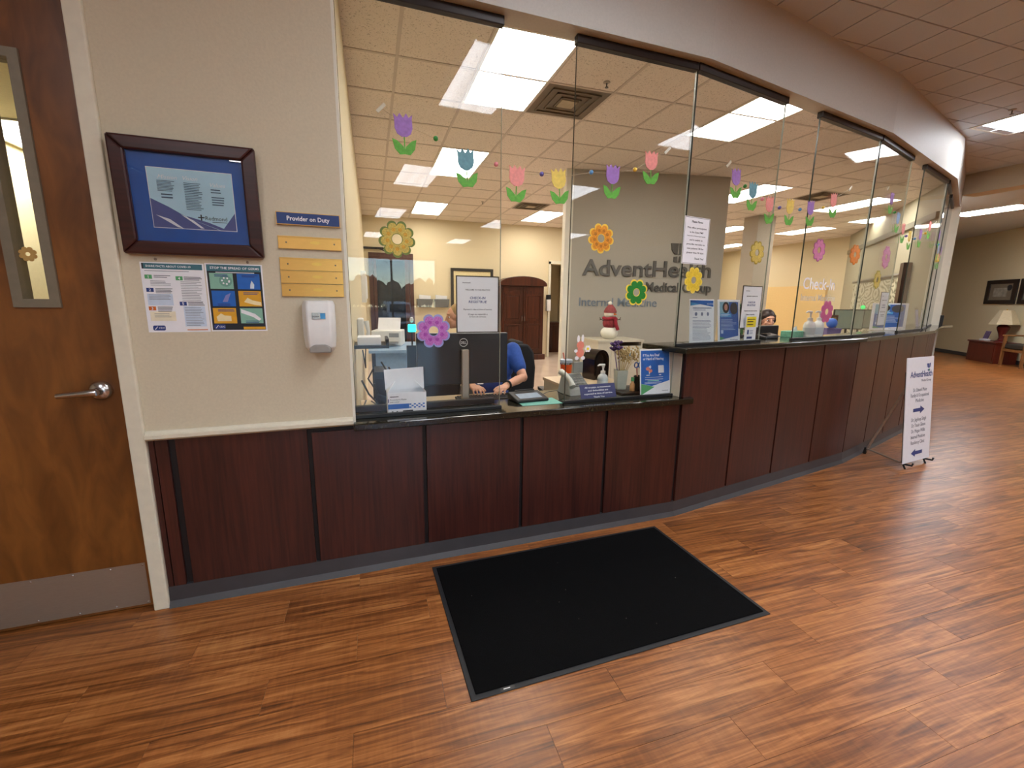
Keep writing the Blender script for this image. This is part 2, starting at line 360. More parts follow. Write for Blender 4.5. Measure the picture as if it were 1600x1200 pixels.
# ---- lobby floor: planks laid in thirds, 0.995 x 0.1655 m
PW, PLN = 0.1655, 0.995
fl = struct(MB().box(-4.2, 19.5, -11.4, 12.5, -0.03, -0.006).build('floor', mat('floor_joint', (46, 24, 14), 0.7)))
pm = MB().box(0.0006, PLN - 0.0006, 0.0006, PW - 0.0006, -0.006, 0.0).mesh('plank', PLANK)
def pix(p):                                       # rough look-up of where a point falls in the frame
    d = Vector(p) - Vector((0, 0, CAM_H)); w = d.dot(_F)
    return None if w < .05 else (800 + FPX * d.dot(_R) / w, 600 - FPX * d.dot(_U) / w)
near, rest = [], []
for r in range(-76, 68):
    y0 = 0.91 + r * PW
    for c in range(-6, 21):
        x0 = 0.205 + 0.333 * (r % 3) + c * PLN; ctr = (x0 + PLN / 2, y0 + PW / 2, 0)
        if not (-4.2 < x0 < 18.6 and -11.3 < y0 < 12.2) or office_side(ctr, 0.35): continue
        q = pix(ctr); vis = q and -150 < q[0] < 1750 and 520 < q[1] < 1330
        (near if vis else rest).append((math.hypot(ctr[0], ctr[1]), x0, y0))
near.sort(); rest += near[290:]; near = near[:290]
for d, x0, y0 in near: mk('plank', pm, fl, (x0, y0, 0))
m = MB()
for d, x0, y0 in rest: m.box(x0 + .0006, x0 + PLN - .0006, y0 + .0006, y0 + PW - .0006, -0.006, 0.0)
m.build('distant_planks', PLANK, fl)['kind'] = 'stuff'

# ---- office floor
op = [(-3.2, 2.0), (12.85, 2.0), (12.85, 14.3), (-3.2, 14.3)]
for i in range(5): op = clip(op, fdir(i)[0] + fdir(i)[2] * 0.12, fdir(i)[2], 1)
struct(MB().slab(op, -0.02, 0.001).build('floor_office', OFLOOR))

# ---- ceilings
LX, LY, TX, TY = 0.92, 3.34, 0.642, 0.66          # office grid, tile spacing stretched to match the image
office_lights = [(0, 0), (0, 4), (0, 9), (4, 0), (4, 9), (8, 4), (8, 9), (12, 4), (12, 9), (15, 8), (15, 5), (16, 13)]  # the light behind the grey wall is added for brightness
vents = [(1, 1), (3, 8), (10, 4)]
taken = set(vents) | {(i, j + k) for i, j in office_lights for k in (0, 1)}
def trim_office(poly):
    for i in range(5):
        if poly: poly = clip(poly, fdir(i)[0] + fdir(i)[2] * 0.06, fdir(i)[2], 1)
    return poly
ce = struct(MB().slab(trim_office([(-3.3, 2.0), (12.9, 2.0), (12.9, 14.4), (-3.3, 14.4)]), CEIL + 0.03, CEIL + 0.08).build('ceiling_office', TBAR))
tile0 = MB().box(0.013, TX - 0.013, 0.013, TY - 0.013, CEIL + 0.002, CEIL + 0.02).mesh('ceiling_tile', TILE)
XW0, XW1 = -0.12, 12.8
hidden = MB(); ncount = 0
for i in range(-2, 19):
    for j in range(-2, 17):
        if (i, j) in taken: continue
        x0, y0 = LX + i * TX, LY + j * TY
        a, b_ = max(x0 + .013, XW0), min(x0 + TX - .013, XW1)
        if b_ - a < .05: continue
        poly = [(a, y0 + .013), (b_, y0 + .013), (b_, y0 + TY - .013), (a, y0 + TY - .013)]
        p2 = trim_office(poly)
        if len(p2) < 3: continue
        seen = any((lambda q: q and -60 < q[0] < 1660 and -60 < q[1] < 480)(pix((x, y, CEIL))) for x, y in p2)
        if not seen or ncount >= 295: hidden.slab(p2, CEIL + .002, CEIL + .02); continue
        ncount += 1
        if p2 == poly and abs(b_ - a - TX + .026) < 1e-6: mk('ceiling_tile', tile0, ce, (x0, y0, 0))
        else: MB().slab(p2, CEIL + .002, CEIL + .02).build('ceiling_tile', TILE, ce)
if hidden.v: hidden.build('distant_ceiling_tiles', TILE, ce)['kind'] = 'stuff'
g = MB()
for i in range(-2, 20):
    x = LX + i * TX
    if XW0 < x < XW1:
        p2 = trim_office([(x - .013, 2.0), (x + .013, 2.0), (x + .013, 14.3), (x - .013, 14.3)])
        if len(p2) > 2: g.slab(p2, CEIL - 0.003, CEIL + 0.012)
for j in range(-2, 18):
    y = LY + j * TY; p2 = trim_office([(XW0, y - .013), (XW1, y - .013), (XW1, y + .013), (XW0, y + .013)])
    if len(p2) > 2: g.slab(p2, CEIL - 0.0034, CEIL + 0.012)
g.build('grid_bars', TBAR, ce)

# lobby ceiling: one-foot squares, recessed joints; a soffit beam at x = 8.33, a higher ceiling beyond it
GX, GS = 2.89, 0.33
lob_lights = [(0.85, 0.20), (3.55, 0.18), (0.85, -3.1), (3.55, -3.1), (0.85, -6.4), (3.55, -6.7), (0.85, -10.1), (3.55, -10.4), (6.19, 2.2), (6.19, -7.7), (-1.8, -1.4), (-1.8, -4.7), (-1.8, -8.0)]  # left column and last right-hand light are added unseen to brighten the lobby
cl = struct(MB().box(-4.2, 8.6, -11.3, 5.2, CEIL + 0.012, CEIL + 0.022).build('ceiling_lobby', LGAP))
lt = MB().box(0.005, GS - 0.005, 0.005, GS - 0.005, CEIL, CEIL + 0.011).mesh('ceiling_tile', LTILE)
others = MB(); vis = []
for i in range(-21, 18):
    for j in range(-42, 10):
        x0, y0 = GX + i * GS, 2.40 + j * GS
        if x0 < -4.1 or x0 > 8.3 or y0 < -11.2: continue
        cx_, cy_ = x0 + GS / 2, y0 + GS / 2
        if any(lx - .05 < cx_ < lx + .65 and ly - .05 < cy_ < ly + 1.3 for lx, ly in lob_lights): continue
        poly = [(x0 + .005, y0 + .005), (x0 + GS - .005, y0 + .005), (x0 + GS - .005, y0 + GS - .005), (x0 + .005, y0 + GS - .005)]
        ds = [min((Vector(p) - fdir(k)[0]).dot(fdir(k)[2]) for k in range(5)) for p in poly]
        if min(ds) > 0.05: continue
        full = True
        if max(ds) > 0.05:
            c2 = Vector((cx_, cy_)); k = min(range(5), key=lambda k: (c2 - fdir(k)[0]).dot(fdir(k)[2]))
            poly = clip(poly, fdir(k)[0] + fdir(k)[2] * 0.05, fdir(k)[2], -1); full = False
            if len(poly) < 3: continue
        q = [pix((x, y, CEIL)) for x, y in poly]
        if any(t and -30 < t[0] < 1630 and -30 < t[1] < 400 for t in q): vis.append((math.hypot(cx_, cy_), x0, y0, poly, full))
        else: others.slab(poly, CEIL, CEIL + .011)
vis.sort(key=lambda t: t[0])
for k, (d, x0, y0, poly, full) in enumerate(vis):
    if k >= 290: others.slab(poly, CEIL, CEIL + .011)
    elif full: mk('ceiling_tile', lt, cl, (x0, y0, 0))
    else: MB().slab(poly, CEIL, CEIL + .011).build('ceiling_tile', LTILE, cl)
others.build('distant_ceiling_tiles', LTILE, cl)['kind'] = 'stuff'
struct(MB().box(8.33, 8.62, -11.3, 4.62, 3.10, CEIL + .1).build('ceiling_soffit', WALL))
struct(MB().box(8.62, 19.6, -11.4, 12.5, 3.60, 3.66).build('ceiling_waiting', LTILE))

# ---- walls
TH = 0.125
wf = sweep([(0.0, 0.853), (TH, 0.853), (TH, CEIL), (0.0, CEIL)], [F(0, -.105), F(0, .787)])
wf.raw(*(lambda q: (q.v, q.f))(sweep([(0.032, 0.0), (TH, 0.0), (TH, 0.853), (0.032, 0.853)], [F(0, -.105), F(0, .787)])))
wf.raw(*(lambda q: (q.v, q.f))(sweep([(0.0, 2.76), (TH, 2.76), (TH, CEIL), (0.0, CEIL)], [F(0, -1.13), F(0, -.105)])))
wf.raw(*(lambda q: (q.v, q.f))(sweep([(0.0, 0.0), (TH, 0.0), (TH, CEIL), (0.0, CEIL)], [F(0, -3.3), F(0, -1.13)])))
struct(wf.build('wall_front', WALL))
struct(sweep([(-0.001, HEAD), (TH, HEAD), (TH, CEIL), (-0.001, CEIL)], [F(0, .789), PL[1], PL[2], PL[3], PL[4], F(4, .1)]).build('wall_header', HEADM))
struct(sweep([(0.002, 0.0), (TH + .02, 0.0), (TH + .02, HEAD), (0.002, HEAD)], [F(0, .787), F(0, .800)]).build('trim_1', LTRIM))
struct(MB().slab([tuple(F(0, .797, .127)[:2]), (-0.12, 2.75), (-0.12, 11.2), (-0.26, 11.2), (-0.26, 2.52)], 0, CEIL).build('wall_left', OWALL))
DRX0, DRX1 = 4.56, 5.5
bw = MB().box(-0.3, DRX0, 11.2, 11.34, 0, CEIL).box(DRX0, DRX1, 11.2, 11.34, 2.45, CEIL).box(DRX1, 6.2, 11.2, 11.34, 0, CEIL).box(6.2, 6.34, 11.2, 14.3, 0, CEIL).box(6.2, 12.9, 14.2, 14.34, 0, CEIL)
bw.box(-.3, 6.2, 11.2, 11.34, CEIL, 3.72).box(6.2, 12.9, 14.2, 14.34, CEIL, 3.72).box(6.2, 6.34, 11.2, 14.3, CEIL, 3.72)  # unseen strips added above the ceiling to shut out the sun
struct(bw.build('wall_back', OWALL))
struct(MB().box(XW1, 12.94, 9.2, 14.3, 0, CEIL + .3).build('wall_right', OWALL))
struct(MB().slab([tuple(F(4, .02, .02)[:2]), tuple(F(4, 6.33, .02)[:2]), tuple(F(4, 6.33, .14)[:2]), tuple(F(4, .02, .14)[:2])], 0, CEIL + .3).build('wall_closing', mat('sage_grey_wall', (172, 166, 142), .6, var=.03)))
struct(MB().slab([tuple(F(3, 2.06, -.02)[:2]), tuple(F(4, .22, -.03)[:2]), tuple(F(4, .22, .16)[:2]), tuple(F(3, 2.06, .16)[:2])], 0, HEAD).build('trim_2', LTRIM))
# room seen through the office doorway
struct(MB().box(DRX0 - .02, DRX1 + .02, 12.9, 13.0, 0, 2.6).box(DRX0 - .1, DRX0 - .02, 11.34, 13, 0, 2.6).box(DRX1 + .02, DRX1 + .1, 11.34, 13, 0, 2.6).box(DRX0 - .1, DRX1 + .1, 11.34, 13, 2.6, 2.65).build('wall_side_room', OWALL))
struct(MB().box(4.50, 4.56, 11.17, 11.36, 0, 2.52).box(5.5, 5.56, 11.17, 11.36, 0, 2.52).box(4.50, 5.56, 11.17, 11.36, 2.46, 2.54).build('trim_3', TRIM))
# grey accent wall with a light end
GA, GB = Vector((2.9, 6.27)), Vector((5.29, 5.868)); gd = (GB - GA).normalized(); gn = Vector((-gd.y, gd.x)); GANG = math.atan2(gd.y, gd.x)
def GW(s, off=0, z=0): p = GA + gd * s + gn * off; return Vector((p.x, p.y, z))
struct(MB().slab([tuple(GW(-.02)[:2]), tuple(GW(2.42)[:2]), tuple(GW(2.42, .16)[:2]), tuple(GW(-.02, .16)[:2])], 0, CEIL).build('wall_accent', GREY))
struct(MB().slab([tuple(GW(-.13, -.004)[:2]), tuple(GW(-.02, -.004)[:2]), tuple(GW(-.02, .17)[:2]), tuple(GW(-.13, .17)[:2])], 0, CEIL).build('trim_4', LTRIM))
# square column in the open office
struct(MB().box(8.05, 8.52, 8.0, 8.4, 0, CEIL).build('wall_column', mat('rose_grey_paint', (176, 166, 152), .6, var=.03)))
# lobby enclosure: far wall, side wall, wall behind the viewer with its window
fw = (Vector((18.001, 9.737)) - Vector((16.085, 6.886))).normalized()
fa, fb = Vector((16.085, 6.886)) - fw * 2.6, Vector((18.001, 9.737)) + fw * 3
fnv = Vector((-fw.y, fw.x))
struct(MB().slab([tuple(fa), tuple(fb), tuple(fb - fnv * .12), tuple(fa - fnv * .12)], 0, 3.62).build('wall_far', mat('waiting_wall_paint', (222, 208, 172), .7, var=.03, scale=80)))
struct(MB().slab([tuple(fa + fnv * .012), tuple(fb + fnv * .012), tuple(fb - fnv * .0), tuple(fa - fnv * .0)], 0, .11).build('baseboard_far', VINYL))
struct(MB().box(12.9, 19.6, 12.4, 12.5, 0, 3.72).build('wall_waiting_end', WALL))
struct(MB().box(19.5, 19.6, -11.4, 12.5, 0, 3.72).build('wall_lobby_right', WALL))
struct(MB().box(-4.3, -4.18, -11.4, 2.4, 0, CEIL).build('wall_side', WALL))
WX0, WX1, WZ1 = 0.35, 3.42, 2.86
struct(MB().box(-4.3, WX0, -11.42, -11.3, 0, CEIL + .3).box(WX1, 19.6, -11.42, -11.3, 0, CEIL + .3).box(WX0, WX1, -11.42, -11.3, WZ1, CEIL + .3).build('wall_rear', WALL))
w1 = struct(MB().box(WX0 - .05, WX0, -11.45, -11.27, 0, WZ1).box(WX1, WX1 + .05, -11.45, -11.27, 0, WZ1).box(WX0 - .05, WX1 + .05, -11.45, -11.27, WZ1, WZ1 + .06).box(WX0, WX1, -11.45, -11.27, 0, .08).build('window_1', mat('bronze_frame', (64, 44, 34), .4, .3)))
MB().box(WX0 + 1.50, WX0 + 1.56, -11.42, -11.32, .08, WZ1).build('mullion', MATS['bronze_frame'], w1)
MB().box(WX0, WX0 + 1.5, -11.375, -11.365, .08, WZ1).build('pane', GLASS, w1); MB().box(WX0 + 1.56, WX1, -11.375, -11.365, .08, WZ1).build('pane', GLASS, w1)
# corridor behind the wooden door
CORR = mat('corridor_yellow_paint', (238, 226, 186), .65, var=.03)
struct(MB().box(-3.3, -3.2, 2.4, 7.6, 0, 2.9).box(-3.3, -.2, 7.5, 7.6, 0, 2.9).box(-.3, -.26, 2.6, 7.6, 0, 2.9).box(-3.3, -.2, 2.5, 7.6, 2.9, 2.95).build('wall_corridor', CORR))

struct(MB().box(-5, 20.2, -11.5, 15.6, 3.72, 3.85).build('ceiling_sun_block', mat('sun_block_deck', (120, 118, 112), .9)))  # unseen slab added to keep the sun out of the rooms
# ---- chair rail, door and its frame
r = sweep([(-0.03, .864), (-.012, .852), (0.0, .852), (0.0, .896), (-0.012, .896), (-.018, .886), (-.03, .880)], [F(0, -.103), F(0, .786)])
struct(r.build('trim_5', TRIM, smooth=False))
struct(sweep([(-0.018, 0.0), (TH, 0.0), (TH, 2.80), (-0.018, 2.80)], [F(0, -.168), F(0, -.105)]).build('trim_6', TRIM, bevel=.006))
DO = .03
d0 = struct(empty('door_1', None, F(0, -.168, DO), fang(0)))      # local x runs left (negative) from the lock edge
lx0, lx1, lz0, lz1 = -.317, -.173, 1.455, 2.416
db = MB().box(-.93, lx0, 0, .045, .008, 2.75).box(lx1, -.002, 0, .045, .008, 2.75).box(lx0, lx1, 0, .045, .008, lz0).box(lx0, lx1, 0, .045, lz1, 2.75)
db.build('door_leaf', DOORW, d0)
lf = MB().ring(rect(lx0 - .004, lx1 + .004, lz0 - .004, lz1 + .004), rect(lx0 + .03, lx1 - .03, lz0 + .03, lz1 - .03), -.012, .057)
lf.build('vision_frame', mat('taupe_metal', (128, 118, 100), .45, .2), d0)
MB().box(lx0 + .03, lx1 - .03, .018, .026, lz0 + .03, lz1 - .03).build('vision_pane', GLASS, d0)
kp = MB().box(-.93, -.027, -.002, 0, .02, .238).build('kick_plate', STEEL, d0)
for k, (x, z) in enumerate([(x, z) for x in (-.035, -.16, -.3, -.45, -.6) for z in (.03, .228)]):
    MB().lathe([(.004, 0), (.004, .0015), (.001, .0025)], 8).xf(Matrix.Translation((x, -.002, z)) @ Matrix.Rotation(PI / 2, 4, 'X')).build('screw', CHROME, kp)
lv = MB().lathe([(.043, 0), (.043, .008), (.034, .02), (.018, .025), (.016, .055)], 20).xf(Matrix.Translation((-.085, 0, 1.09)) @ Matrix.Rotation(PI / 2, 4, 'X'))
lv.tube([(-.08, -.055, 1.09), (-.105, -.06, 1.09), (-.14, -.06, 1.088), (-.215, -.055, 1.082)], [.017, .016, .014, .012], 10)
lv.build('lever_handle', CHROME, d0, smooth=True)
MB().lathe([(.007, 0), (.007, .056), (.004, .058)], 10).xf(Matrix.Translation((-.085, 0, 1.09)) @ Matrix.Rotation(PI / 2, 4, 'X')).build('lock_cylinder', mat('dark_steel', (110, 108, 104), .3, 1.0), d0)

# ---- reception counter
cab = PANEL
rc = thing('reception_counter', 'long dark mahogany panelled reception counter curving away along the lobby', 'counter', (0, 0, 0))
sweep([(.018, .09), (.11, .09), (.11, LOW - .04), (.018, LOW - .04)], [F(0, .79), PL[1]]).build('low_carcass', GROOVE, rc)
sweep([(.018, .09), (.11, .09), (.11, HIGH - .04), (.018, HIGH - .04)], [F(1, .0), PL[2], PL[3], F(3, 2.05)]).build('high_carcass', GROOVE, rc)
sweep([(.0185, .09), (.03, .09), (.03, .853), (.0185, .853)], [F(0, -.105), F(0, .79)]).build('wall_backing', GROOVE, rc)
sweep([(-.022, 0.0), (.018, 0.0), (.018, .104), (.002, .104), (-.004, .03)], [F(0, -.105), PL[1], PL[2], PL[3], F(3, 2.06)]).build('cove_base', VINYL, rc)
panels = [(0, -.103, -.082, .851), (0, -.078, -.030, .851)]
for k in range(5): panels.append((0, k * .583, (k + 1) * .583 - .022, .851 if k == 0 else .826))
for i, w in ((1, 2.3186), (2, 2.3145), (3, 2.06)):
    for k in range(4): panels.append((i, k * w / 4 + (.006 if k == 0 else 0), (k + 1) * w / 4 - (.018 if k < 3 else .006), HIGH - .04))
for i, s0, s1, zt in panels:
    w = s1 - s0
    MB().box(0, w, 0, .018, .104, zt).build('panel', PANEL, rc, F(i, s0), fang(i), bevel=.0015)
MB().box(-.015, .004, .03, .21, LOW, HIGH - .04).build('end_panel', CREAMP, rc, F(1, .01), fang(1))
MB().box(-.05, -.022, .16, .30, LOW, HIGH - .04).build('end_leg', GRANITE, rc, F(1, .01), fang(1))
ctl = MB().slab([tuple(F(0, s_, o_)[:2]) for s_, o_ in ((.788, -.045), (2.97, -.045), (2.99, -.02), (2.99, .50), (1.98, .50), (1.98, .30), (.788, .30))], LOW - .038, LOW)
tag(ctl.build('granite_countertop', GRANITE, bevel=.006), 'lower dark granite countertop with the mask box and the blue sign on it', 'countertop')
cth = sweep([(-.055, HIGH - .038), (.34, HIGH - .038), (.34, HIGH), (-.055, HIGH)], [F(1, -.07), PL[2], PL[3], F(3, 2.32)])
cth.slab([tuple(F(3, s_, o_)[:2]) for s_, o_ in ((1.75, -.054), (2.42, -.165), (2.52, -.10), (2.30, .2), (1.75, .2))], HIGH - .0375, HIGH - .0006)
tag(cth.build('granite_countertop', GRANITE, bevel=.006), 'raised dark granite countertop curving along the tall part of the counter', 'countertop')

# ---- glass screens hung from dark bronze tracks
GO = .075  # sticker, garland and sign positions were scaled about the camera onto this plane
EDGE_D = mat('shaded_glass_edge', (52, 56, 50), .2); EDGE_L = mat('lit_glass_edge', (176, 178, 160), .2)  # dark and bright look of the pane edges painted as two colours
panes = [(0, .802, 1.618, LOW, 'large clear glass pane next to the cream wall above the low counter'),
         (0, 2.05, 2.872, LOW, 'clear glass pane in front of the grey lettered wall'),
         (1, -.025, .898, HIGH, 'clear glass pane carrying the taped printed notice'),
         (1, 1.345, 2.29, HIGH, 'clear glass pane with white vinyl lettering on it'),
         (2, .0, .90, HIGH, 'narrow looking glass pane just past the white lettering, before the second gap'),
         (2, 1.34, 2.26, HIGH, 'glass pane nearest the bend at the far end of the counter'),
         (3, .012, .70, HIGH, 'glass pane seen nearly edge-on after the bend of the counter'),
         (3, .95, 1.9, HIGH, 'last glass pane beside the light end post')]
for i, s0, s1, zb, lab in panes:
    t = thing('glass_screen', lab, 'glass pane', F(i, s0, GO, zb), fang(i), 'glass panes above the counter'); w = s1 - s0; h = HEAD - zb
    MB().box(.002, w - .002, -.005, .005, .018, h - .045).build('pane', GLASS, t)
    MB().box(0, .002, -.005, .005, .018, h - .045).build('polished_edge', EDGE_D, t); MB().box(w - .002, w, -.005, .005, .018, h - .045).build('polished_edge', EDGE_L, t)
    MB().box(-.006, w + .006 if (i, s1) in ((0, 1.618), (1, .898), (2, .90)) else w, -.021, .021, h - .045, h - .001).build('top_track', BRONZE, t, bevel=.004)
    MB().box(-.006, w + .01, -.014, .014, .0005, .018).build('bottom_channel', BLACK, t, bevel=.002)

# ---- troffer lights, vents and sprinklers
OL = lamp_mat('office_light_lens', LAMP); LL = lamp_mat('lobby_light_lens', LOBBY_LAMP, (242, 247, 255))
WL = lamp_mat('waiting_light_lens', LOBBY_LAMP * 2.2, (244, 248, 255))
LFR = mat('light_frame_white', (226, 222, 212), .4)
def troffer(x, y, w, l, z, lens, label, group):
    t = thing('ceiling_light', label, 'ceiling light', (x, y, z), 0, group)
    MB().box(0, w, 0, .022, -.006, .02).box(0, w, l - .022, l, -.006, .02).box(0, .022, .022, l - .022, -.006, .02).box(w - .022, w, .022, l - .022, -.006, .02).build('frame', LFR, t)
    MB().box(.022, w - .022, .022, l - .022, .004, .012).build('lens', lens, t)
ol_lab = {(0, 0): 'largest bright ceiling light, half behind the first glass pane', (0, 4): 'bright square-looking ceiling light behind the teal paper tulip',
          (0, 9): 'farther ceiling light in line behind the teal tulip one, near the back wall', (4, 0): 'long ceiling light cut by the track above the second gap of the glass',
          (4, 9): 'ceiling light above the wooden wardrobe', (8, 4): 'ceiling light just right of the grey wall top, behind the second garland',
          (8, 9): 'unseen ceiling light added behind the grey wall', (12, 4): 'long ceiling light behind the last pink tulip of the second garland',
          (12, 9): 'small ceiling light just right of the grey wall edge', (15, 8): 'ceiling light above the white vinyl lettering',
          (15, 5): 'ceiling light strip behind the third garland', (16, 13): 'farthest ceiling light low beside the grey wall'}
for (i, j) in office_lights: troffer(LX + i * TX, LY + j * TY, TX, 2 * TY, CEIL, OL, ol_lab[(i, j)], 'office ceiling lights')
for k, (x, y) in enumerate(lob_lights):
    colx = {0.85: 'mirrored in the first pane', 3.55: 'mirrored in the second pane', 6.19: 'added unseen over the right of the lobby', -1.8: 'added unseen over the left of the lobby'}[x]
    rank = sorted([b_ for a_, b_ in lob_lights if a_ == x], reverse=True).index(y)
    lab = ('ceiling light at the right edge over the lobby beside the header' if (x, y) == (6.19, 2.2)
           else 'lobby ceiling light %s, %s from the counter' % (colx, ('nearest', 'second', 'third', 'fourth')[rank]))
    troffer(x, y, .63, 1.28, CEIL - .002, LL, lab, 'lobby ceiling lights')
troffer(12.85, 6.1, .7, 1.25, 3.59, WL, 'long ceiling light over the waiting area past the header end', 'lobby ceiling lights')
troffer(15.2, 4.2, .7, 1.25, 3.59, WL, 'unseen light added over the armchair to brighten the waiting area', 'lobby ceiling lights')  # this light and the next three are added out of view for brightness
troffer(10.6, 1.0, .7, 1.25, 3.59, WL, 'unseen light added nearest the soffit to brighten the waiting area', 'lobby ceiling lights')
troffer(11.5, -4.0, .7, 1.25, 3.59, WL, 'unseen light added toward the windows to brighten the waiting area', 'lobby ceiling lights')
troffer(13.2, 1.0, .7, 1.25, 3.59, WL, 'unseen light added on the right to brighten the waiting area', 'lobby ceiling lights')
troffer(-3.15, 4.95, .6, 1.2, 2.89, OL, 'ceiling light in the corridor seen through the door pane', 'corridor lights')
VENT = mat('vent_metal', (112, 98, 80), .5, var=.05)
vlab = ['dark square ceiling vent next to the largest light', 'small dark ceiling vent near the back wall above the wardrobe', 'dark ceiling vent behind the second garland']
for (i, j), lab in zip(vents, vlab):
    t = thing('ceiling_vent', lab, 'vent', (LX + i * TX, LY + j * TY, CEIL))
    MB().box(.01, TX - .01, .01, TY - .01, .0, .012).build('plate', VENT, t)
    for k in range(3):
        a = .08 + k * .07; q = MB(); lo, hi = a, TX - a
        q.box(lo, hi, lo, lo + .014, -.012, .0).box(lo, hi, TY - lo - .014, TY - lo, -.012, .0).box(lo, lo + .014, lo, TY - lo, -.012, 0).box(hi - .014, hi, lo, TY - lo, -.012, 0)
        q.build('louvre_ring', VENT, t)
    MB().box(.24, TX - .24, .25, TY - .25, -.016, 0).build('centre_plate', mat('vent_light', (178, 162, 134), .5), t)
for x, y, z, lab in ((2.04, 3.84, CEIL, 'small sprinkler head on the ceiling beside the square vent'), (2.15, 8.87, CEIL, 'tiny sprinkler head far back above the pictures on the back wall'), (8.84, 8.84, CEIL, 'tiny sprinkler head near the grey column'), (6.0, 3.05, CEIL, 'sprinkler head beside the lobby light at the right')):
    t = thing('sprinkler_head', lab, 'sprinkler', (x, y, z))
    MB().lathe([(.03, 0), (.03, -.004), (.012, -.008)], 12).build('escutcheon', STEEL, t)
    MB().tube([(0, 0, -.006), (0, 0, -.04)], .006).lathe([(.016, -.04), (.016, -.044)], 10).build('deflector', mat('dark_steel', (110, 108, 104), .3, 1.0), t)

# ================================================================== THINGS ON THE CREAM WALL
def on_wall(name, label, cat, i, s, z, off=0.0, group=None): return thing(name, label, cat, F(i, s, off, z), fang(i), group)
# framed print
t = on_wall('framed_print', 'mission statement print on blue mat in a wide dark wood frame', 'picture', 0, -.08, 1.68)
t.rotation_euler = (.045, 0, fang(0))
W, H_ = .523, .462; FRM = wood('dark_cherry_frame', (38, 16, 14), (70, 30, 26), rough=.3, axis='X')
for nm, poly in (('frame_rail', [(0, H_), (W, H_), (W - .055, H_ - .055), (.055, H_ - .055)][::-1]), ('frame_rail', [(0, 0), (W, 0), (W - .055, .055), (.055, .055)]),
                 ('frame_stile', [(0, 0), (.055, .055), (.055, H_ - .055), (0, H_)]), ('frame_stile', [(W, 0), (W, H_), (W - .055, H_ - .055), (W - .055, .055)])):
    MB().card(poly, -.035, -.002).build(nm, FRM, t, bevel=.008)
MB().box(.05, W - .05, -.016, -.006, .05, H_ - .05).build('blue_mat', mat('royal_blue_mat', (28, 84, 166), .35, var=.06), t)
MB().box(.1155, .4245, -.0168, -.016, .1105, .3515).build('print_border', PAPER, t)
p = MB().box(.118, .422, -.0175, -.016, .113, .349).build('print_sheet', mat('pale_blue_print', (188, 224, 240), .35, var=.05, scale=6), t)
X0, Z0 = .118, .113
SW = mat('swoosh_violet', (84, 92, 150), .35)
MB().card([(X0, Z0), (X0 + .24, Z0), (X0 + .13, Z0 + .042), (X0 + .06, Z0 + .085), (X0, Z0 + .115)], -.0182, -.0176).build('swoosh', SW, p)
MB().card([(X0 + .12, Z0 + .052), (X0 + .13, Z0 + .042), (X0 + .245, Z0), (X0 + .265, Z0 + .004), (X0 + .2, Z0 + .03)], -.0183, -.0176).build('swoosh', SW, p)
MB().card([(X0 + .25, Z0), (X0 + .304, Z0), (X0 + .304, Z0 + .075)], -.0182, -.0176).build('swoosh', SW, p)
MB().card([(X0 + .012, Z0 + .05), (X0 + .085, Z0 + .004), (X0 + .105, Z0), (X0 + .06, Z0 + .035)], -.0186, -.0183).card([(X0 + .1, Z0 + .058), (X0 + .17, Z0 + .004), (X0 + .182, Z0 + .004), (X0 + .145, Z0 + .035)], -.0187, -.0184).build('swoosh_highlight', PAPER, p)
q = MB()
for b_, x, z in (('Mission', .035, .195), ('Vision', .125, .196), ('Values', .222, .178)): q.raw(*txt(b_, X0 + x, Z0 + z, .016, align='L', shear=.35, y=-.0185))
q.build('script_titles', PAPER, p)
q = MB(); bars(q, X0 + .03, X0 + .095, Z0 + .188, 8, .0056, .0022, -.0185, 1); bars(q, X0 + .04, X0 + .095, Z0 + .136, 2, .012, .005, -.0185, 2)
bars(q, X0 + .125, X0 + .19, Z0 + .186, 17, .0066, .0024, -.0185, 3); bars(q, X0 + .222, X0 + .26, Z0 + .168, 2, .011, .004, -.0185, 4); bars(q, X0 + .222, X0 + .28, Z0 + .137, 4, .010, .004, -.0185, 5)
q.build('small_print', mat('slate_ink', (70, 92, 120), .6), p)
q = MB(); q.raw(*txt('Redmond', X0 + .19, Z0 + .04, .016, w=.082, align='L', y=-.0186)); cxm, czm = X0 + .175, Z0 + .049
q.box(cxm - .0025, cxm + .0025, -.019, -.0186, czm - .012, czm + .012).box(cxm - .012, cxm + .012, -.0191, -.0187, czm - .0025, czm + .0025).box(X0 + .215, X0 + .272, -.019, -.0186, Z0 + .032, Z0 + .034)
q.build('logo', INK, p)
MB().box(.05, W - .05, -.0225, -.0205, .05, H_ - .05).build('front_pane', ACRYL, t)
MB().box(W - .1, W - .056, -.024, -.0226, H_ - .062, H_ - .057).build('clip', CHROME, t)

# two posters
def cdc(parent, x, z, w, h):
    b = MB().card([(x + .004, z), (x + w - .004, z), (x + w, z + .004), (x + w, z + h - .004), (x + w - .004, z + h), (x + .004, z + h), (x, z + h - .004), (x, z + .004)], -.0026, -.0016).build('badge', NAVY, parent)
    MB().raw(*txt('CDC', x + w * .72, z + h * .34, h * .34, y=-.003)).card([(x + w * .12, z + h * .2), (x + w * .2, z + h * .2), (x + w * .42, z + h * .8), (x + w * .36, z + h * .8)], -.0032, -.0027).build('badge_lettering', PAPER, b)
t = on_wall('poster', 'white poster with numbered facts and a blue to green title bar under the framed print', 'poster', 0, -.04, 1.345)
W, H_ = .234, .303
MB().box(0, W, -.0015, 0, 0, H_).build('sheet', PAPER, t)
hd = MB().box(.006, W - .006, -.0021, -.0015, H_ - .029, H_ - .005).build('title_bar', mat('title_blue_green', (58, 110, 122), .5, var=.15, scale=4), t)
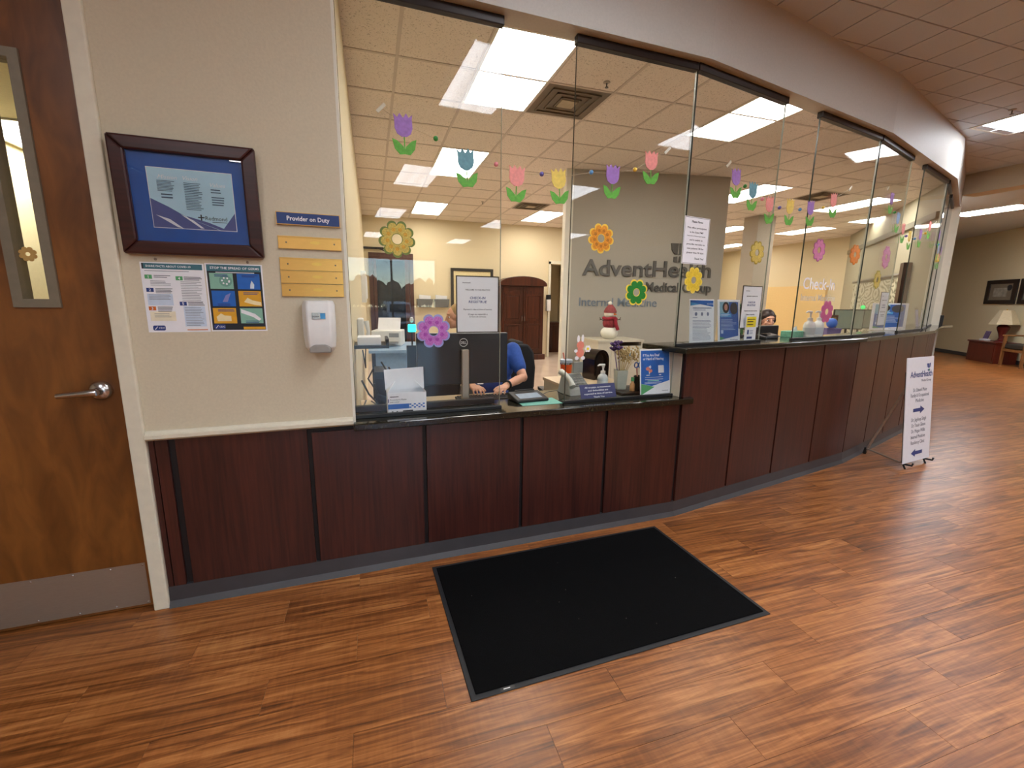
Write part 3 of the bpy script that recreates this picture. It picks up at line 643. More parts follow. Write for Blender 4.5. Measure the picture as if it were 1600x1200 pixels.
MB().box(.006, .012, -.0024, -.0015, H_ - .029, H_ - .005).build('title_edge', INK, t)
MB().raw(*txt('SHARE FACTS ABOUT COVID-19', .02, H_ - .021, .0085, w=.165, align='L', bold=.01, y=-.0026)).build('title', PAPER, hd)
for n, x, z, mm in (('1', .012, .232, GREEN), ('2', .012, .176, NAVY), ('3', .012, .096, mat('orange_print', (214, 110, 34), .5)), ('4', .124, .228, GREEN), ('5', .128, .118, NAVY)):
    b = MB().box(x, x + .026, -.0022, -.0015, z, z + .017).build('number_tile', mm, t)
    MB().raw(*txt(n, x + .013, z + .003, .011, bold=.02, y=-.0027)).build('number', PAPER, b)
MB().box(.012, .105, -.0018, -.0015, .118, .168).box(.14, W - .012, -.0018, -.0015, .025, .115).build('pale_panel', mat('pale_blue_panel', (206, 220, 238), .6), t)
MB().box(.014, .108, -.0018, -.0015, .05, .092).build('pale_panel', mat('pale_cream_panel', (238, 230, 204), .6), t)
q = MB(); bars(q, .045, .108, .248, 2, .007, .003, -.0022, 1); bars(q, .03, .105, .224, 4, .006, .0018, -.0022, 2); bars(q, .045, .112, .192, 4, .006, .003, -.0022, 3); bars(q, .018, .1, .164, 4, .006, .0018, -.0022, 4)
bars(q, .045, .112, .112, 4, .006, .003, -.0022, 5); bars(q, .03, .1, .083, 3, .007, .0018, -.0022, 6); bars(q, .155, .225, .244, 3, .006, .003, -.0022, 7); bars(q, .14, .222, .222, 13, .0072, .0018, -.0022, 8); bars(q, .16, .225, .134, 3, .006, .003, -.0022, 9); bars(q, .145, .218, .11, 12, .0072, .0018, -.0022, 10); bars(q, .014, .2, H_ - .036, 1, .006, .002, -.0022, 11)
q.build('small_print', GINK, t); cdc(t, .018, .008, .046, .022)
MB().box(.145, W - .01, -.0021, -.0015, .008, .012).build('orange_rule', MATS['orange_print'], t)
t = on_wall('poster', 'dark poster with six coloured picture tiles beside the white facts poster', 'poster', 0, .198, 1.347)
W, H_ = .228, .304
MB().box(0, W, -.0015, 0, 0, H_).build('sheet', PAPER, t); MB().box(.006, W - .006, -.0019, -.0015, .006, H_ - .005).build('dark_field', mat('near_black_print', (20, 24, 32), .5), t)
hd = MB().box(.006, W - .006, -.0023, -.0019, H_ - .033, H_ - .005).build('title_bar', MATS['title_blue_green'], t)
MB().raw(*txt('STOP THE SPREAD OF GERMS', .02, H_ - .024, .010, w=.195, align='L', bold=.012, y=-.0027)).build('title', PAPER, hd)
bars(MB(), .04, .2, H_ - .037, 1, .006, .003, -.0023, 1).build('subtitle', PAPER, t)
tl = [(.014, .192, TEALP), (.122, .192, BLUE), (.016, .114, BLUE), (.122, .114, AMBER), (.014, .036, AMBER), (.122, .036, TEALP)]
for k, (x, z, mm) in enumerate(tl):
    b = MB().box(x, x + .092, -.0024, -.0019, z, z + .07).build('picture_tile', mm, t); q = MB()
    if k == 0: q.card([(x + .062 + .026 * math.cos(a), z + .036 + .026 * math.sin(a)) for a in [2 * PI * j / 16 for j in range(16)]], -.0028, -.0024)
    if k == 1: q.card([(x + .05, z + .004), (x + .066, z + .004), (x + .068, z + .022), (x + .058, z + .04), (x + .052, z + .022)], -.0028, -.0024)
    if k == 2: q.card([(x + .04, z + .02), (x + .06, z + .02), (x + .075, z + .06), (x + .055, z + .05)], -.0028, -.0024)
    if k == 3: q.card([(x + .02, z + .02), (x + .06, z + .008), (x + .09, z + .004), (x + .09, z + .02), (x + .055, z + .028), (x + .035, z + .04)], -.0028, -.0024)
    if k == 4: q.card([(x + .012, z + .03), (x + .03, z + .046), (x + .045, z + .036), (x + .07, z + .034), (x + .07, z + .01), (x + .015, z + .01)], -.0028, -.0024)
    if k == 5: q.card([(x + .004, z + .066), (x + .004, z + .048), (x + .05, z + .03), (x + .075, z + .012), (x + .085, z + .02), (x + .06, z + .044)], -.0028, -.0024)
    q.build('picture', [mat('sage_shape', (112, 158, 142), .5), mat('pale_shape', (206, 222, 232), .5), mat('violet_shape', (128, 130, 190), .5), mat('cream_shape', (244, 226, 176), .5), mat('cream_shape', (244, 226, 176), .5), PAPER][k], b)
    r_ = MB(); bars(r_, x + .02, x + .088, z + (.064 if k in (0, 1, 3, 4) else .012), 2, .006, .003, -.0029, k); r_.build('small_print', NAVY, b)
q = MB()
for a in range(7): q.ball((.014 + .062 + .014 * math.cos(a), -.0029, .192 + .036 + .014 * math.sin(a)), (.004, .0006, .004), 8, 5)
q.build('germ_dots', PAPER, t)
cdc(t, .012, .01, .045, .022); MB().box(.13, W - .008, -.0024, -.0019, .008, .02).build('yellow_strip', AMBER, t)
for s, lab in ((.019, 'small metal wall tack above the white facts poster'), (.369, 'small metal wall tack above the dark tiled poster')):
    tag(MB().lathe([(.006, 0), (.006, .001), (.002, .004)], 10).xf(Matrix.Rotation(PI / 2, 4, 'X')).build('wall_tack', STEEL, None, F(0, s, -.0005, 1.6605), fang(0)), lab, 'tack')

# nameplates
t = on_wall('wall_sign', 'blue sign with white lettering reading Provider on Duty', 'sign', 0, .502, 1.837)
MB().box(0, .275, -.012, -.001, 0, .056).build('rim', mat('brushed_brass', (222, 172, 94), .32, .8, var=.06, scale=40, stretch=(1, 30, 30)), t)
b = MB().box(.003, .272, -.0145, -.012, .003, .053).build('face', mat('sign_navy', (34, 62, 122), .45), t)
MB().raw(*txt('Provider on Duty', .137, .019, .0195, w=.183, bold=.02, y=-.0148)).build('lettering', PAPER, b)
BRASS = MATS['brushed_brass']
for z, h, lab in ((1.73, .057, 'single brass nameplate holder right below the blue sign'), (1.6315, .058, 'top brass nameplate holder of the stack of three'), (1.5715, .058, 'middle brass nameplate holder of the stack of three'), (1.5105, .058, 'bottom brass nameplate holder of the stack above the soap dispenser')):
    t = on_wall('nameplate_holder', lab, 'nameplate', 0, .502, z, group='brass nameplates')
    MB().box(0, .275, -.006, -.001, 0, h).build('plate', BRASS, t, bevel=.001)
    MB().box(0, .275, -.010, -.006, 0, .005).build('lower_lip', BRASS, t); MB().box(0, .275, -.010, -.006, h - .005, h).build('upper_lip', BRASS, t)
    MB().card([(.16 + .024 * math.cos(a), h * .55 + .008 * math.sin(a)) for a in [2 * PI * j / 14 for j in range(14)]], -.0066, -.0061).build('stamped_oval', mat('bright_brass', (226, 186, 92), .35, .6), t)
    for x in (.034, .243): MB().lathe([(.0038, 0), (.0038, .001), (.001, .002)], 8).xf(Matrix.Translation((x, -.006, h / 2)) @ Matrix.Rotation(PI / 2, 4, 'X')).build('screw', mat('dark_steel', (110, 108, 104), .3, 1.0), t)

# soap dispenser
t = on_wall('soap_dispenser', 'white wall-mounted sanitizer dispenser with a grey push lever below the brass plates', 'dispenser', 0, .585, 1.24)
secs = [(.0, .052, .03), (.03, .068, .085), (.08, .0725, .095), (.17, .0735, .085), (.23, .073, .07), (.252, .066, .06)]
m = MB(); vs = []
for z, hw, dp in secs: vs += [(.0735 - hw, -.001, z), (.0735 - hw, -dp * .6, z), (.0735 - hw * .7, -dp, z), (.0735 + hw * .7, -dp, z), (.0735 + hw, -dp * .6, z), (.0735 + hw, -.001, z)]
m.raw(vs, [(i * 6 + j, i * 6 + (j + 1) % 6, (i + 1) * 6 + (j + 1) % 6, (i + 1) * 6 + j) for i in range(5) for j in range(6)] + [tuple(range(5, -1, -1)), tuple(range(30, 36))])
m.build('housing', WHITE, t, smooth=True, bevel=.006)
MB().card([(.025, .005), (.122, .005), (.122, .03), (.1, .045), (.047, .045), (.025, .03)], -.10, -.05).build('push_lever', mat('warm_grey_plastic', (150, 146, 140), .4), t, bevel=.006)
b = MB().box(.045, .105, -.0895, -.080, .165, .195).build('label_plate', CHROME, t)
MB().box(.082, .104, -.0905, -.0895, .167, .193).build('label_blue', SKYB, b)
MB().raw(*txt('provon', .062, .174, .010, w=.03, bold=.01, y=-.0897)).build('label_lettering', INK, b)

# daisy on the door pane
def flower(name, label, i, s, z, r, n, c_in, c_out, hole=True, off=GO - .009, scale_x=1.0, parentless=True, loc=None, rotz=None, spots=None):
    t = thing(name, label, 'flower cutout', loc if loc else F(i, s, off, z), fang(i) if rotz is None else rotz, 'flower cutouts on the glass')
    pr = r * .33; R1 = r - pr
    back = MB(); inn = MB()
    ring_out = []; ring_in = []
    N_ = n * 10
    for j in range(N_):
        a = 2 * PI * j / N_ + PI / 2; ph = (j % 10) / 10.0
        rad = R1 + pr * (0.30 + 0.70 * math.sin(PI * ph) ** .6) if j % 10 else R1 + pr * .30
        ring_out.append((rad * math.cos(a), rad * math.sin(a))); ring_in.append((r * .27 * math.cos(a), r * .27 * math.sin(a)))
    back.ring(ring_out, ring_in, -.0015, .0015); back.build('paper_petals', c_out, t)
    ro = [(x * .88, z_ * .88) for x, z_ in ring_out]; ri = [(x * 1.12, z_ * 1.12) for x, z_ in ring_in]
    inn.ring(ro, ri, -.0022, -.0016); inn.build('glitter_layer', c_in, t)
    for k in range(n):
        a = 2 * PI * (k + .5) / n + PI / 2; px_, pz_ = R1 * .78 * math.cos(a), R1 * .78 * math.sin(a)
        MB().card([(px_ + pr * .34 * math.cos(b_), pz_ + pr * .34 * math.sin(b_)) for b_ in [2 * PI * q_ / 10 for q_ in range(10)]], -.0026, -.0022).build('petal_spot', spots or c_in, t)
    return t
def glit(nm, rgb): return mat(nm, rgb, .45, var=.3, scale=260, bump=.4)
YG, YO = glit('gold_glitter', (206, 182, 84)), mat('olive_card', (112, 130, 62), .6)
PU, PUO = glit('orchid_glitter', (188, 112, 190)), mat('periwinkle_card', (150, 158, 214), .6)
OR_, ORO = glit('orange_glitter', (226, 148, 26)), mat('golden_card', (246, 204, 72), .6)
GR_, GRO = glit('emerald_glitter', (26, 132, 40)), mat('lemon_card', (244, 218, 70), .6)
YE, YEO = glit('yellow_glitter', (236, 200, 44)), mat('sun_card', (240, 214, 90), .6)
PK, PKO = glit('pink_glitter', (206, 116, 162)), mat('rose_card', (196, 104, 150), .6)
dO = mat('burnt_orange_card', (204, 120, 26), .6)
flower('paper_flower', 'yellow glitter flower with olive rim on the first glass pane', 0, 1.049, 1.809, .094, 9, YG, YO, spots=glit('amber_glitter', (214, 164, 50)))
flower('paper_flower', 'purple glitter flower with lavender rim in front of the monitor', 0, 1.229, 1.333, .096, 8, PU, PUO, spots=glit('deep_orchid_glitter', (166, 70, 170)))
flower('paper_flower', 'orange flower with golden rim above the large grey lettering', 0, 2.256, 1.881, .089, 9, OR_, ORO, spots=glit('amber_brown_glitter', (188, 116, 14)))
flower('paper_flower', 'green flower with yellow rim beside the grey lettering', 0, 2.533, 1.565, .085, 8, GR_, GRO)
flower('paper_flower', 'bright yellow flower under the taped notice', 1, 0.088, 1.654, .088, 9, YE, YEO)
flower('paper_flower', 'yellow flower with a dark rim beside the grey column', 1, 0.744, 1.873, .085, 9, YG, mat('mustard_card', (160, 140, 40), .6))
flower('paper_flower', 'pink flower right above the white vinyl lettering', 1, 1.561, 1.942, .092, 9, PK, mat('mauve_card', (170, 96, 140), .6))
flower('paper_flower', 'orange flower with pointed petals right of the pink one', 1, 2.141, 1.94, .088, 9, glit('tangerine_glitter', (222, 130, 20)), dO)
flower('paper_flower', 'dark pink flower just above the raised counter below the white lettering', 1, 1.812, 1.443, .097, 8, glit('raspberry_glitter', (190, 84, 130)), PKO)
flower('paper_flower', 'pale pink flower seen obliquely past the orange one', 2, 0.581, 1.964, .11, 9, glit('pale_pink_glitter', (206, 138, 172)), mat('dusty_pink_card', (196, 128, 160), .6))
flower('paper_flower', 'yellow flower seen obliquely above the far blue flyer', 2, 0.43, 1.746, .09, 9, glit('straw_glitter', (204, 184, 80)), mat('straw_card', (170, 156, 60), .6))
flower('paper_daisy', 'small tan daisy sticker on the narrow pane of the wooden door', 0, 0, 0, .03, 8, mat('tan_paper', (198, 160, 92), .6), mat('tan_paper', (198, 160, 92), .6), loc=F(0, -.168 - .258, DO + .014, 1.665))
# bunny sticker
t = thing('bunny_sticker', 'small pink and white bunny cling holding a daisy on the pane by the grey wall', 'sticker', F(0, 2.148, GO - .009, 1.199), fang(0))
def disc(cx_, cz_, rx, rz, n=14): return [(cx_ + rx * math.cos(2 * PI * k / n), cz_ + rz * math.sin(2 * PI * k / n)) for k in range(n)]
CORAL = mat('coral_print', (226, 136, 116), .5)
for nm, x, z, rx, rz, mm, y in (('ear', -.018, .075, .009, .024, PAPER, -.001), ('ear', .012, .078, .009, .024, PAPER, -.001), ('head', -.003, .035, .026, .026, CORAL, -.0016), ('body', -.004, -.012, .028, .030, CORAL, -.0013), ('foot', -.026, -.045, .014, .012, PAPER, -.0018), ('foot', .018, -.045, .014, .012, PAPER, -.0018), ('paw', -.034, .0, .012, .010, PAPER, -.0018)):
    MB().card(disc(x, z, rx, rz), y - .0008, y + .0006).build(nm, mm, t)
for k in range(6): MB().card(disc(.05 + .014 * math.cos(k * PI / 3), .012 + .014 * math.sin(k * PI / 3), .009, .009, 10), -.0018, -.0008).build('daisy_petal', PAPER, t)
MB().card(disc(.05, .012, .009, .009, 10), -.0026, -.0018).build('daisy_centre', YELLOW, t)

# ---- tulip garlands
TC = {'purple': mat('tulip_purple', (158, 116, 190), .6, var=.12, scale=60), 'teal': mat('tulip_teal', (104, 156, 168), .6, var=.12, scale=60), 'pink': mat('tulip_pink', (236, 150, 142), .6, var=.1, scale=60), 'yellow': mat('tulip_yellow', (232, 204, 96), .6, var=.1, scale=60), 'blue': mat('tulip_blue', (136, 172, 214), .6, var=.1, scale=60)}
LEAF = mat('tulip_leaf', (98, 176, 62), .6, var=.15, scale=60)
STRING = mat('garland_string', (206, 196, 170), .7); TAPE = mat('clear_tape', (226, 220, 200), .3, alpha=.75)
def tulip(parent, x, z, c, k, tilt=0.0):
    R = Matrix.Translation((x, -.002, z)) @ Matrix.Rotation(tilt, 4, 'Y')
    cup = [(-.012, -.052), (.012, -.052), (.034, -.038), (.044, -.012), (.043, .03), (.047, .052), (.028, .036), (.016, .056), (0, .034), (-.016, .056), (-.028, .036), (-.047, .052), (-.043, .03), (-.044, -.012), (-.034, -.038)]
    tl_ = MB().card([(a * k, b_ * k) for a, b_ in cup], -.002, .001).xf(R).build('tulip', TC[c], parent)
    for s_ in (-1, 1):
        lf_ = [(0, -.132), (s_ * .026, -.135), (s_ * .05, -.108), (s_ * .06, -.062), (s_ * .036, -.07), (s_ * .005, -.098)]
        if s_ < 0: lf_ = lf_[::-1]
        MB().card([(a * k, b_ * k) for a, b_ in lf_], -.001, .001).xf(R).build('leaf', LEAF, tl_)
    MB().card([(-.003 * k, -.128 * k), (.003 * k, -.128 * k), (.003 * k, -.05 * k), (-.003 * k, -.05 * k)], -.0005, .0005).xf(R).build('stem', LEAF, tl_)
BEAD = {'green': mat('bead_green', (62, 150, 66), .4), 'rose': mat('bead_rose', (226, 140, 150), .4), 'violet': mat('bead_violet', (96, 84, 160), .4), 'azure': mat('bead_azure', (92, 150, 206), .4), 'gold': mat('bead_gold', (232, 190, 60), .4)}
def garland(label, i, tapes, tul, beads, k=1.0):
    s0 = tapes[0][0]; base = F(i, s0, GO - .012, 0); t = thing('tulip_garland', label, 'garland', base, fang(i), 'tulip garlands across the glass')
    seq = sorted([(a, b_, None) for a, b_ in tapes] + [(a, b_ + .03, c) for a, b_, c in tul] + [(a, b_, 'b') for a, b_, c in beads])
    MB().tube([(a - s0, 0, b_) for a, b_, c in seq], .0012, 5).build('string', STRING, t)
    for a, b_ in tapes: MB().box(-.028, .028, -.002, .001, -.008, .008).xf(Matrix.Translation((a - s0, -.001, b_)) @ Matrix.Rotation(-.8, 4, 'Y')).build('tape', TAPE, t)
    for a, b_, c in tul: tulip(t, a - s0, b_ + .022, c, k, random.uniform(-.12, .12))
    for a, b_, c in beads: MB().ball((a - s0, -.002, b_), .013, 10, 7).build('bead', BEAD[c], t, smooth=True)
garland('paper tulip garland strung across the first two panes and the opening between them', 0, [(0.993, 2.42), (2.692, 2.425)],
        [(1.098, 2.332, 'purple'), (1.416, 2.208, 'teal'), (1.704, 2.156, 'pink'), (1.959, 2.167, 'yellow'), (2.311, 2.225, 'purple'), (2.577, 2.331, 'pink')],
        [(1.259, 2.314, 'green'), (1.584, 2.226, 'rose'), (1.853, 2.204, 'violet'), (2.167, 2.245, 'azure'), (2.464, 2.291, 'gold')])
garland('paper tulip garland across the panes above the white vinyl lettering', 1, [(0.329, 2.418), (1.898, 2.458)],
        [(0.417, 2.325, 'purple'), (0.612, 2.265, 'teal'), (0.821, 2.194, 'pink'), (1.077, 2.206, 'yellow'), (1.351, 2.225, 'purple'), (1.665, 2.317, 'pink')],
        [(0.52, 2.302, 'green'), (0.728, 2.241, 'rose'), (0.945, 2.206, 'violet'), (1.21, 2.22, 'azure'), (1.525, 2.267, 'gold')])
garland('paper tulip garland past the second one toward the far bend', 2, [(0.314, 2.554), (2.039, 2.439)],
        [(0.453, 2.462, 'purple'), (0.721, 2.319, 'blue'), (0.931, 2.237, 'pink'), (1.173, 2.19, 'yellow'), (1.536, 2.241, 'purple'), (1.837, 2.357, 'pink')],
        [(0.592, 2.38, 'green'), (1.052, 2.204, 'violet'), (1.355, 2.204, 'azure'), (1.707, 2.292, 'gold')])
garland('bunched paper tulip garland at the very end of the glass by the light post', 3, [(-0.197, 2.413), (1.08, 2.458)],
        [(-0.106, 2.285, 'purple'), (0.122, 2.157, 'blue'), (0.35, 2.066, 'yellow'), (0.624, 2.084, 'pink'), (0.852, 2.194, 'purple')], [(0.004, 2.221, 'azure'), (0.487, 2.066, 'gold')])

# ---- printed signs on the glass
def sheet_sign(name, label, i, s, z, w, h, border=None, off=GO - .008):
    t = thing(name, label, 'sign', F(i, s, off, z), fang(i))
    MB().box(0, w, -.0012, .0012, 0, h).build('sheet', PAPER, t)
    if border: MB().ring(rect(.004, w - .004, .004, h - .004), rect(.006, w - .006, .006, h - .006), -.0018, -.0012).build('printed_border', INK, t)
    return t
t = sheet_sign('taped_notice', 'white bordered notice beginning Please Note taped to the glass', 1, -0.043, 1.758, .243, .298, True)
q = MB(); lines = [('Please Note:', .262, .0125, .105, .02), ('This office participates', .225, .0105, .185, .004), ('in the State PMP', .197, .0105, .13, .004), ('Prescription Monitoring Program', .176, .006, .175, .0), ('and is unable to', .149, .0105, .125, .004), ('prescribe narcotics to', .122, .0105, .175, .004), ('new patients OR for', .095, .0105, .16, .004), ('greater than 90 days', .068, .0105, .165, .004), ('Thank You!', .03, .012, .09, .004)]
for b_, z, h, w, bo in lines: MB().raw(*txt(b_, .121 if b_ != 'Thank You!' else .165, z, h, w=w, bold=bo, y=-.0016, shear=.3 if b_ == 'Thank You!' else 0)).build('text_line', INK, t)
def welcome(label, i, s, z, w, h, off=GO + .042):
    t = sheet_sign('welcome_sign', label, i, s, z, w, h, off=off)
    MB().ring(rect(-.006, w + .006, -.006, h + .006), rect(0, w, 0, h), -.002, .003).build('frame', mat('thin_dark_frame', (52, 46, 40), .4), t)
    q = MB(); k = w / .24; q.raw(*txt('AdventHealth', .03 * k, h * .885, .006, align='L', bold=.01, y=-.0016)); q.raw(*txt('WELCOME TO OUR PRACTICE', w / 2, h * .755, .0075, w=.145 * k, bold=.005, y=-.0016))
    q.raw(*txt('Payment is due at time of service.', w / 2, h * .40, .0085, w=.17 * k, bold=.005, shear=.2, y=-.0016)); q.raw(*txt('El pago es requerido a', w / 2, h * .31, .0085, w=.115 * k, bold=.004, shear=.2, y=-.0016)); q.raw(*txt('la hora de servicio.', w / 2, h * .265, .0085, w=.10 * k, bold=.004, shear=.2, y=-.0016))
    q.build('lettering', INK, t); q = MB(); q.raw(*txt('CHECK-IN', w / 2, h * .60, .0135, w=.092 * k, bold=.015, shear=.15, y=-.0016)); q.raw(*txt('REGISTRUE', w / 2, h * .53, .0135, w=.108 * k, bold=.015, shear=.15, y=-.0016)); q.build('headline', NAVY, t)
welcome('white check-in sign standing behind the first pane above the monitor', 0, 1.375, 1.323, .241, .310)
welcome('tall narrow looking white check-in sign behind the pane by the blue flyer', 1, 0.709, 1.321, .226, .310)
welcome("white check-in sign half hidden behind the far blue flyer", 2, 1.338, 1.28, .255, .365, .26)
t = thing('vinyl_lettering', 'white vinyl lettering reading Check-In on the fourth pane', 'lettering', F(1, 1.404, GO - .0062, 1.628), fang(1))
MB().raw(*txt('Check-In', 0, 0, .092, w=.485, align='L', bold=.012, y=0, depth=.0004, res=4)).build('headline', PAPER, t)
MB().raw(*txt('Internal Medicine', -.01, -.095, .055, w=.525, align='L', bold=.005, y=0, depth=.0004, res=3)).build('second_line', mat('frosted_vinyl', (216, 214, 206), .5, alpha=.7), t)

# ---- grey wall lettering
LET = mat('dark_grey_letters', (104, 102, 98), .4, .3)
t = thing('wall_lettering', 'large raised dark grey AdventHealth lettering with leaf mark on the grey wall', 'lettering', GW(.155, -.004, 1.892), GANG)
MB().raw(*txt('AdventHealth', 0, 0, .232, w=2.07, align='L', bold=.014, y=-.012, depth=.012, res=5)).build('name', LET, t)
MB().raw(*txt('Medical Group', 2.10, -.225, .140, w=1.08, align='R', bold=.012, y=-.012, depth=.012, res=4)).build('second_line', LET, t)
for poly in ([(1.385, .50), (1.40, .40), (1.45, .34), (1.49, .34), (1.50, .50)], [(1.53, .34), (1.57, .34), (1.62, .40), (1.635, .50), (1.52, .50)], [(1.44, .30), (1.49, .31), (1.50, .22), (1.44, .23)], [(1.53, .31), (1.59, .30), (1.58, .22), (1.52, .22)]):
    MB().card(poly, -.024, 0).build('leaf', LET, t)
t = thing('wall_lettering', 'blue-grey Internal Medicine lettering lower on the grey wall', 'lettering', GW(.125, -.004, 1.436), GANG)
MB().raw(*txt('Internal Medicine', 0, 0, .125, w=1.25, align='L', bold=.008, y=-.004, depth=.004, res=4)).build('line', mat('slate_blue_letters', (124, 136, 150), .4), t)

# ================================================================== PEOPLE
SKIN = mat('skin', (214, 160, 132), .5, var=.05, scale=40)
def limb(m, pts, rs, n=12):
    m.tube(pts, rs, n)
    for p_, r_ in zip(pts, rs): m.ball(p_, r_ * .99, 12, 9)
def lerp(a, b, k): return tuple(x + (y - x) * k for x, y in zip(a, b))
def head_parts(m, c, yaw, pitch=0.0):
    """skull, jaw, nose, ears and neck stub; the face looks along yaw"""
    M = Matrix.Translation(c) @ Matrix.Rotation(yaw, 4, 'Z') @ Matrix.Rotation(-pitch, 4, 'Y')
    q = MB(); q.ball((0, 0, .025), (.093, .074, .095), 18, 13); q.ball((.03, 0, -.045), (.062, .058, .065), 16, 11); q.ball((.062, 0, -.088), (.026, .03, .022), 12, 9)
    q.tube([(.086, 0, .03), (.104, 0, -.005), (.112, 0, -.022), (.09, 0, -.034)], [.010, .012, .015, .012], 10)
    q.ball((.088, .014, -.026), .011, 8, 7); q.ball((.088, -.014, -.026), .011, 8, 7)
    q.ball((.08, 0, .045), (.016, .05, .012), 12, 7); q.ball((.09, 0, -.06), (.012, .024, .011), 10, 7)
    for s_ in (-1, 1): q.ball((-.005, s_ * .077, -.005), (.022, .010, .033), 10, 9); q.ball((.066, s_ * .036, -.02), (.022, .022, .022), 10, 7)
    q.xf(M); m.raw(q.v, q.f); return M
def hand(m, wrist, d, up, side, curl=.7, k=1.0):
    """palm with four unequal bent fingers and a thumb; d points along the forearm, side is the thumb side"""
    d = Vector(d).normalized(); s_ = Vector(side).normalized(); u = d.cross(s_).normalized()
    if u.dot(Vector(up)) < 0: u = -u
    w = Vector(wrist)
    for a in (-.028, -.009, .010, .028): limb(m, [w + s_ * a * .5, w + d * .05 + s_ * a, w + d * .088 * k + s_ * a * 1.05], [.016, .0155, .0125])
    for a, L in ((-.034, .058), (-.0115, .074), (.0115, .080), (.034, .072)):
        b = w + d * .084 * k + s_ * a; d0 = d; d = (d + s_ * a * 5).normalized(); p1 = b + (d * math.cos(curl * .5) - u * math.sin(curl * .5)) * L * .45
        p2 = p1 + (d * math.cos(curl * 1.3) - u * math.sin(curl * 1.3)) * L * .33; p3 = p2 + (d * math.cos(curl * 1.9) - u * math.sin(curl * 1.9)) * L * .22
        limb(m, [b, p1, p2, p3], [.0098, .0084, .0078, .0066], 8); d = d0
    t0 = w + d * .03 + s_ * .034; t1 = t0 + (d * .6 + s_ * .7 - u * .2).normalized() * .038; t2 = t1 + (d * .9 + s_ * .3 - u * .35).normalized() * .03
    limb(m, [t0, t1, t2], [.015, .0115, .0092], 8)
def person(label, J, yaw, shirt, trousers, hair, hairfn, pitch=0.0, extra=None, sleeve=.62):
    t = thing('person', label, 'person', (J['hip'][0], J['hip'][1], 0))
    o = Vector((J['hip'][0], J['hip'][1], 0)); L_ = lambda p_: tuple(Vector(p_) - o)
    m = MB(); J = {k_: L_(v) for k_, v in J.items() if v is not None}
    chest, hip, neck = J['chest'], J['hip'], J['neck']
    R = Matrix.Rotation(yaw, 4, 'Z'); sd = R @ Vector((0, 1, 0))
    def torso(q, e):
        wst = lerp(hip, chest, .5)
        for a, r_ in ((hip, (.12, .17, .12)), (lerp(hip, wst, .5), (.118, .155, .13)), (wst, (.112, .15, .13)), (lerp(wst, chest, .5), (.118, .165, .14)), (chest, (.12, .18, .14)), (lerp(chest, neck, .45), (.10, .165, .07))):
            b = MB().ball((0, 0, 0), tuple(x + e for x in r_), 18, 11).xf(Matrix.Translation(a) @ R); q.raw(b.v, b.f)
    torso(m, 0); limb(m, [lerp(chest, neck, .4), neck, J['head']], [.062, .055, .052])
    M = head_parts(m, J['head'], yaw, pitch)
    for s_ in ('l', 'r'):
        sh, el, wr = J['sh_' + s_], J['el_' + s_], J['wr_' + s_]
        limb(m, [sh, lerp(sh, el, .5), el, lerp(el, wr, .35), wr], [.058, .048, .040, .038, .026])
        hand(m, wr, Vector(wr) - Vector(el) if 'hd_' + s_ not in J else Vector(J['hd_' + s_]) - Vector(wr), (0, 0, 1), sd * (-1 if s_ == 'l' else 1))
        hp = Vector(hip) + sd * (.095 if s_ == 'l' else -.095) - Vector((0, 0, .02)); kn = hp + R @ Vector((.42, 0, .02)); kn.z = hp.z + .0; an = kn + R @ Vector((.03, 0, 0)); an.z = .10
        limb(m, [hp, hp.lerp(kn, .5), kn, kn.lerp(an, .35), an], [.088, .076, .058, .054, .038])
        J['hp_' + s_], J['kn_' + s_], J['an_' + s_] = hp, kn, an
    remeshed(m, .0048, 'body', SKIN, t, smooth_it=5)
    q = MB(); torso(q, .014)
    for s_ in ('l', 'r'):
        sh, el, wr = J['sh_' + s_], J['el_' + s_], J['wr_' + s_]
        pts = [sh, lerp(sh, el, .5), lerp(sh, el, min(sleeve * 1.3, 1))] if sleeve < .9 else [sh, lerp(sh, el, .5), el, lerp(el, wr, .5), lerp(el, wr, .92)]
        limb(q, pts, [.073, .066, .062] if sleeve < .9 else [.072, .062, .054, .050, .040])
    q.ball(lerp(chest, neck, .7), (.085, .085, .05), 14, 9)
    remeshed(q, .011, 'shirt', shirt, t, smooth_it=4)
    q = MB(); b = MB().ball((0, 0, 0), (.138, .19, .115), 16, 9).xf(Matrix.Translation(Vector(hip) - Vector((0, 0, .03))) @ R); q.raw(b.v, b.f)
    for s_ in ('l', 'r'): limb(q, [J['hp_' + s_], J['hp_' + s_].lerp(J['kn_' + s_], .5), J['kn_' + s_], J['an_' + s_]], [.102, .09, .072, .058])
    remeshed(q, .014, 'trousers', trousers, t, smooth_it=3)
    for s_ in ('l', 'r'):
        a = J['an_' + s_]; f_ = R @ Vector((1, 0, 0))
        MB().ball((0, 0, 0), (.13, .045, .05), 14, 9).xf(Matrix.Translation(Vector((a[0], a[1], .05)) + f_ * .05) @ R).build('shoe', BLACK, t, smooth=True)
    q = MB(); hairfn(q); q.xf(M); remeshed(q, .008, 'hair', hair, t, smooth_it=4)
    for s_ in (-1, 1):
        e = MB().ball((.074, s_ * .031, .012), (.013, .014, .008), 10, 7).xf(M).build('eye', PAPER, t, smooth=True)
        MB().ball((.0845, s_ * .032, .012), (.004, .007, .007), 8, 6).xf(M).build('iris', INK, e)
        MB().tube([(.083, s_ * .016, .036), (.088, s_ * .032, .041), (.078, s_ * .05, .036)], [.003, .0035, .002], 6).xf(M).build('eyebrow', hair, t)
    MB().ball((.1005, 0, -.06), (.004, .020, .006), 10, 6).xf(M).build('mouth', mat('lips', (180, 96, 92), .5), t)
    if extra: extra(t, M, J)
    return t
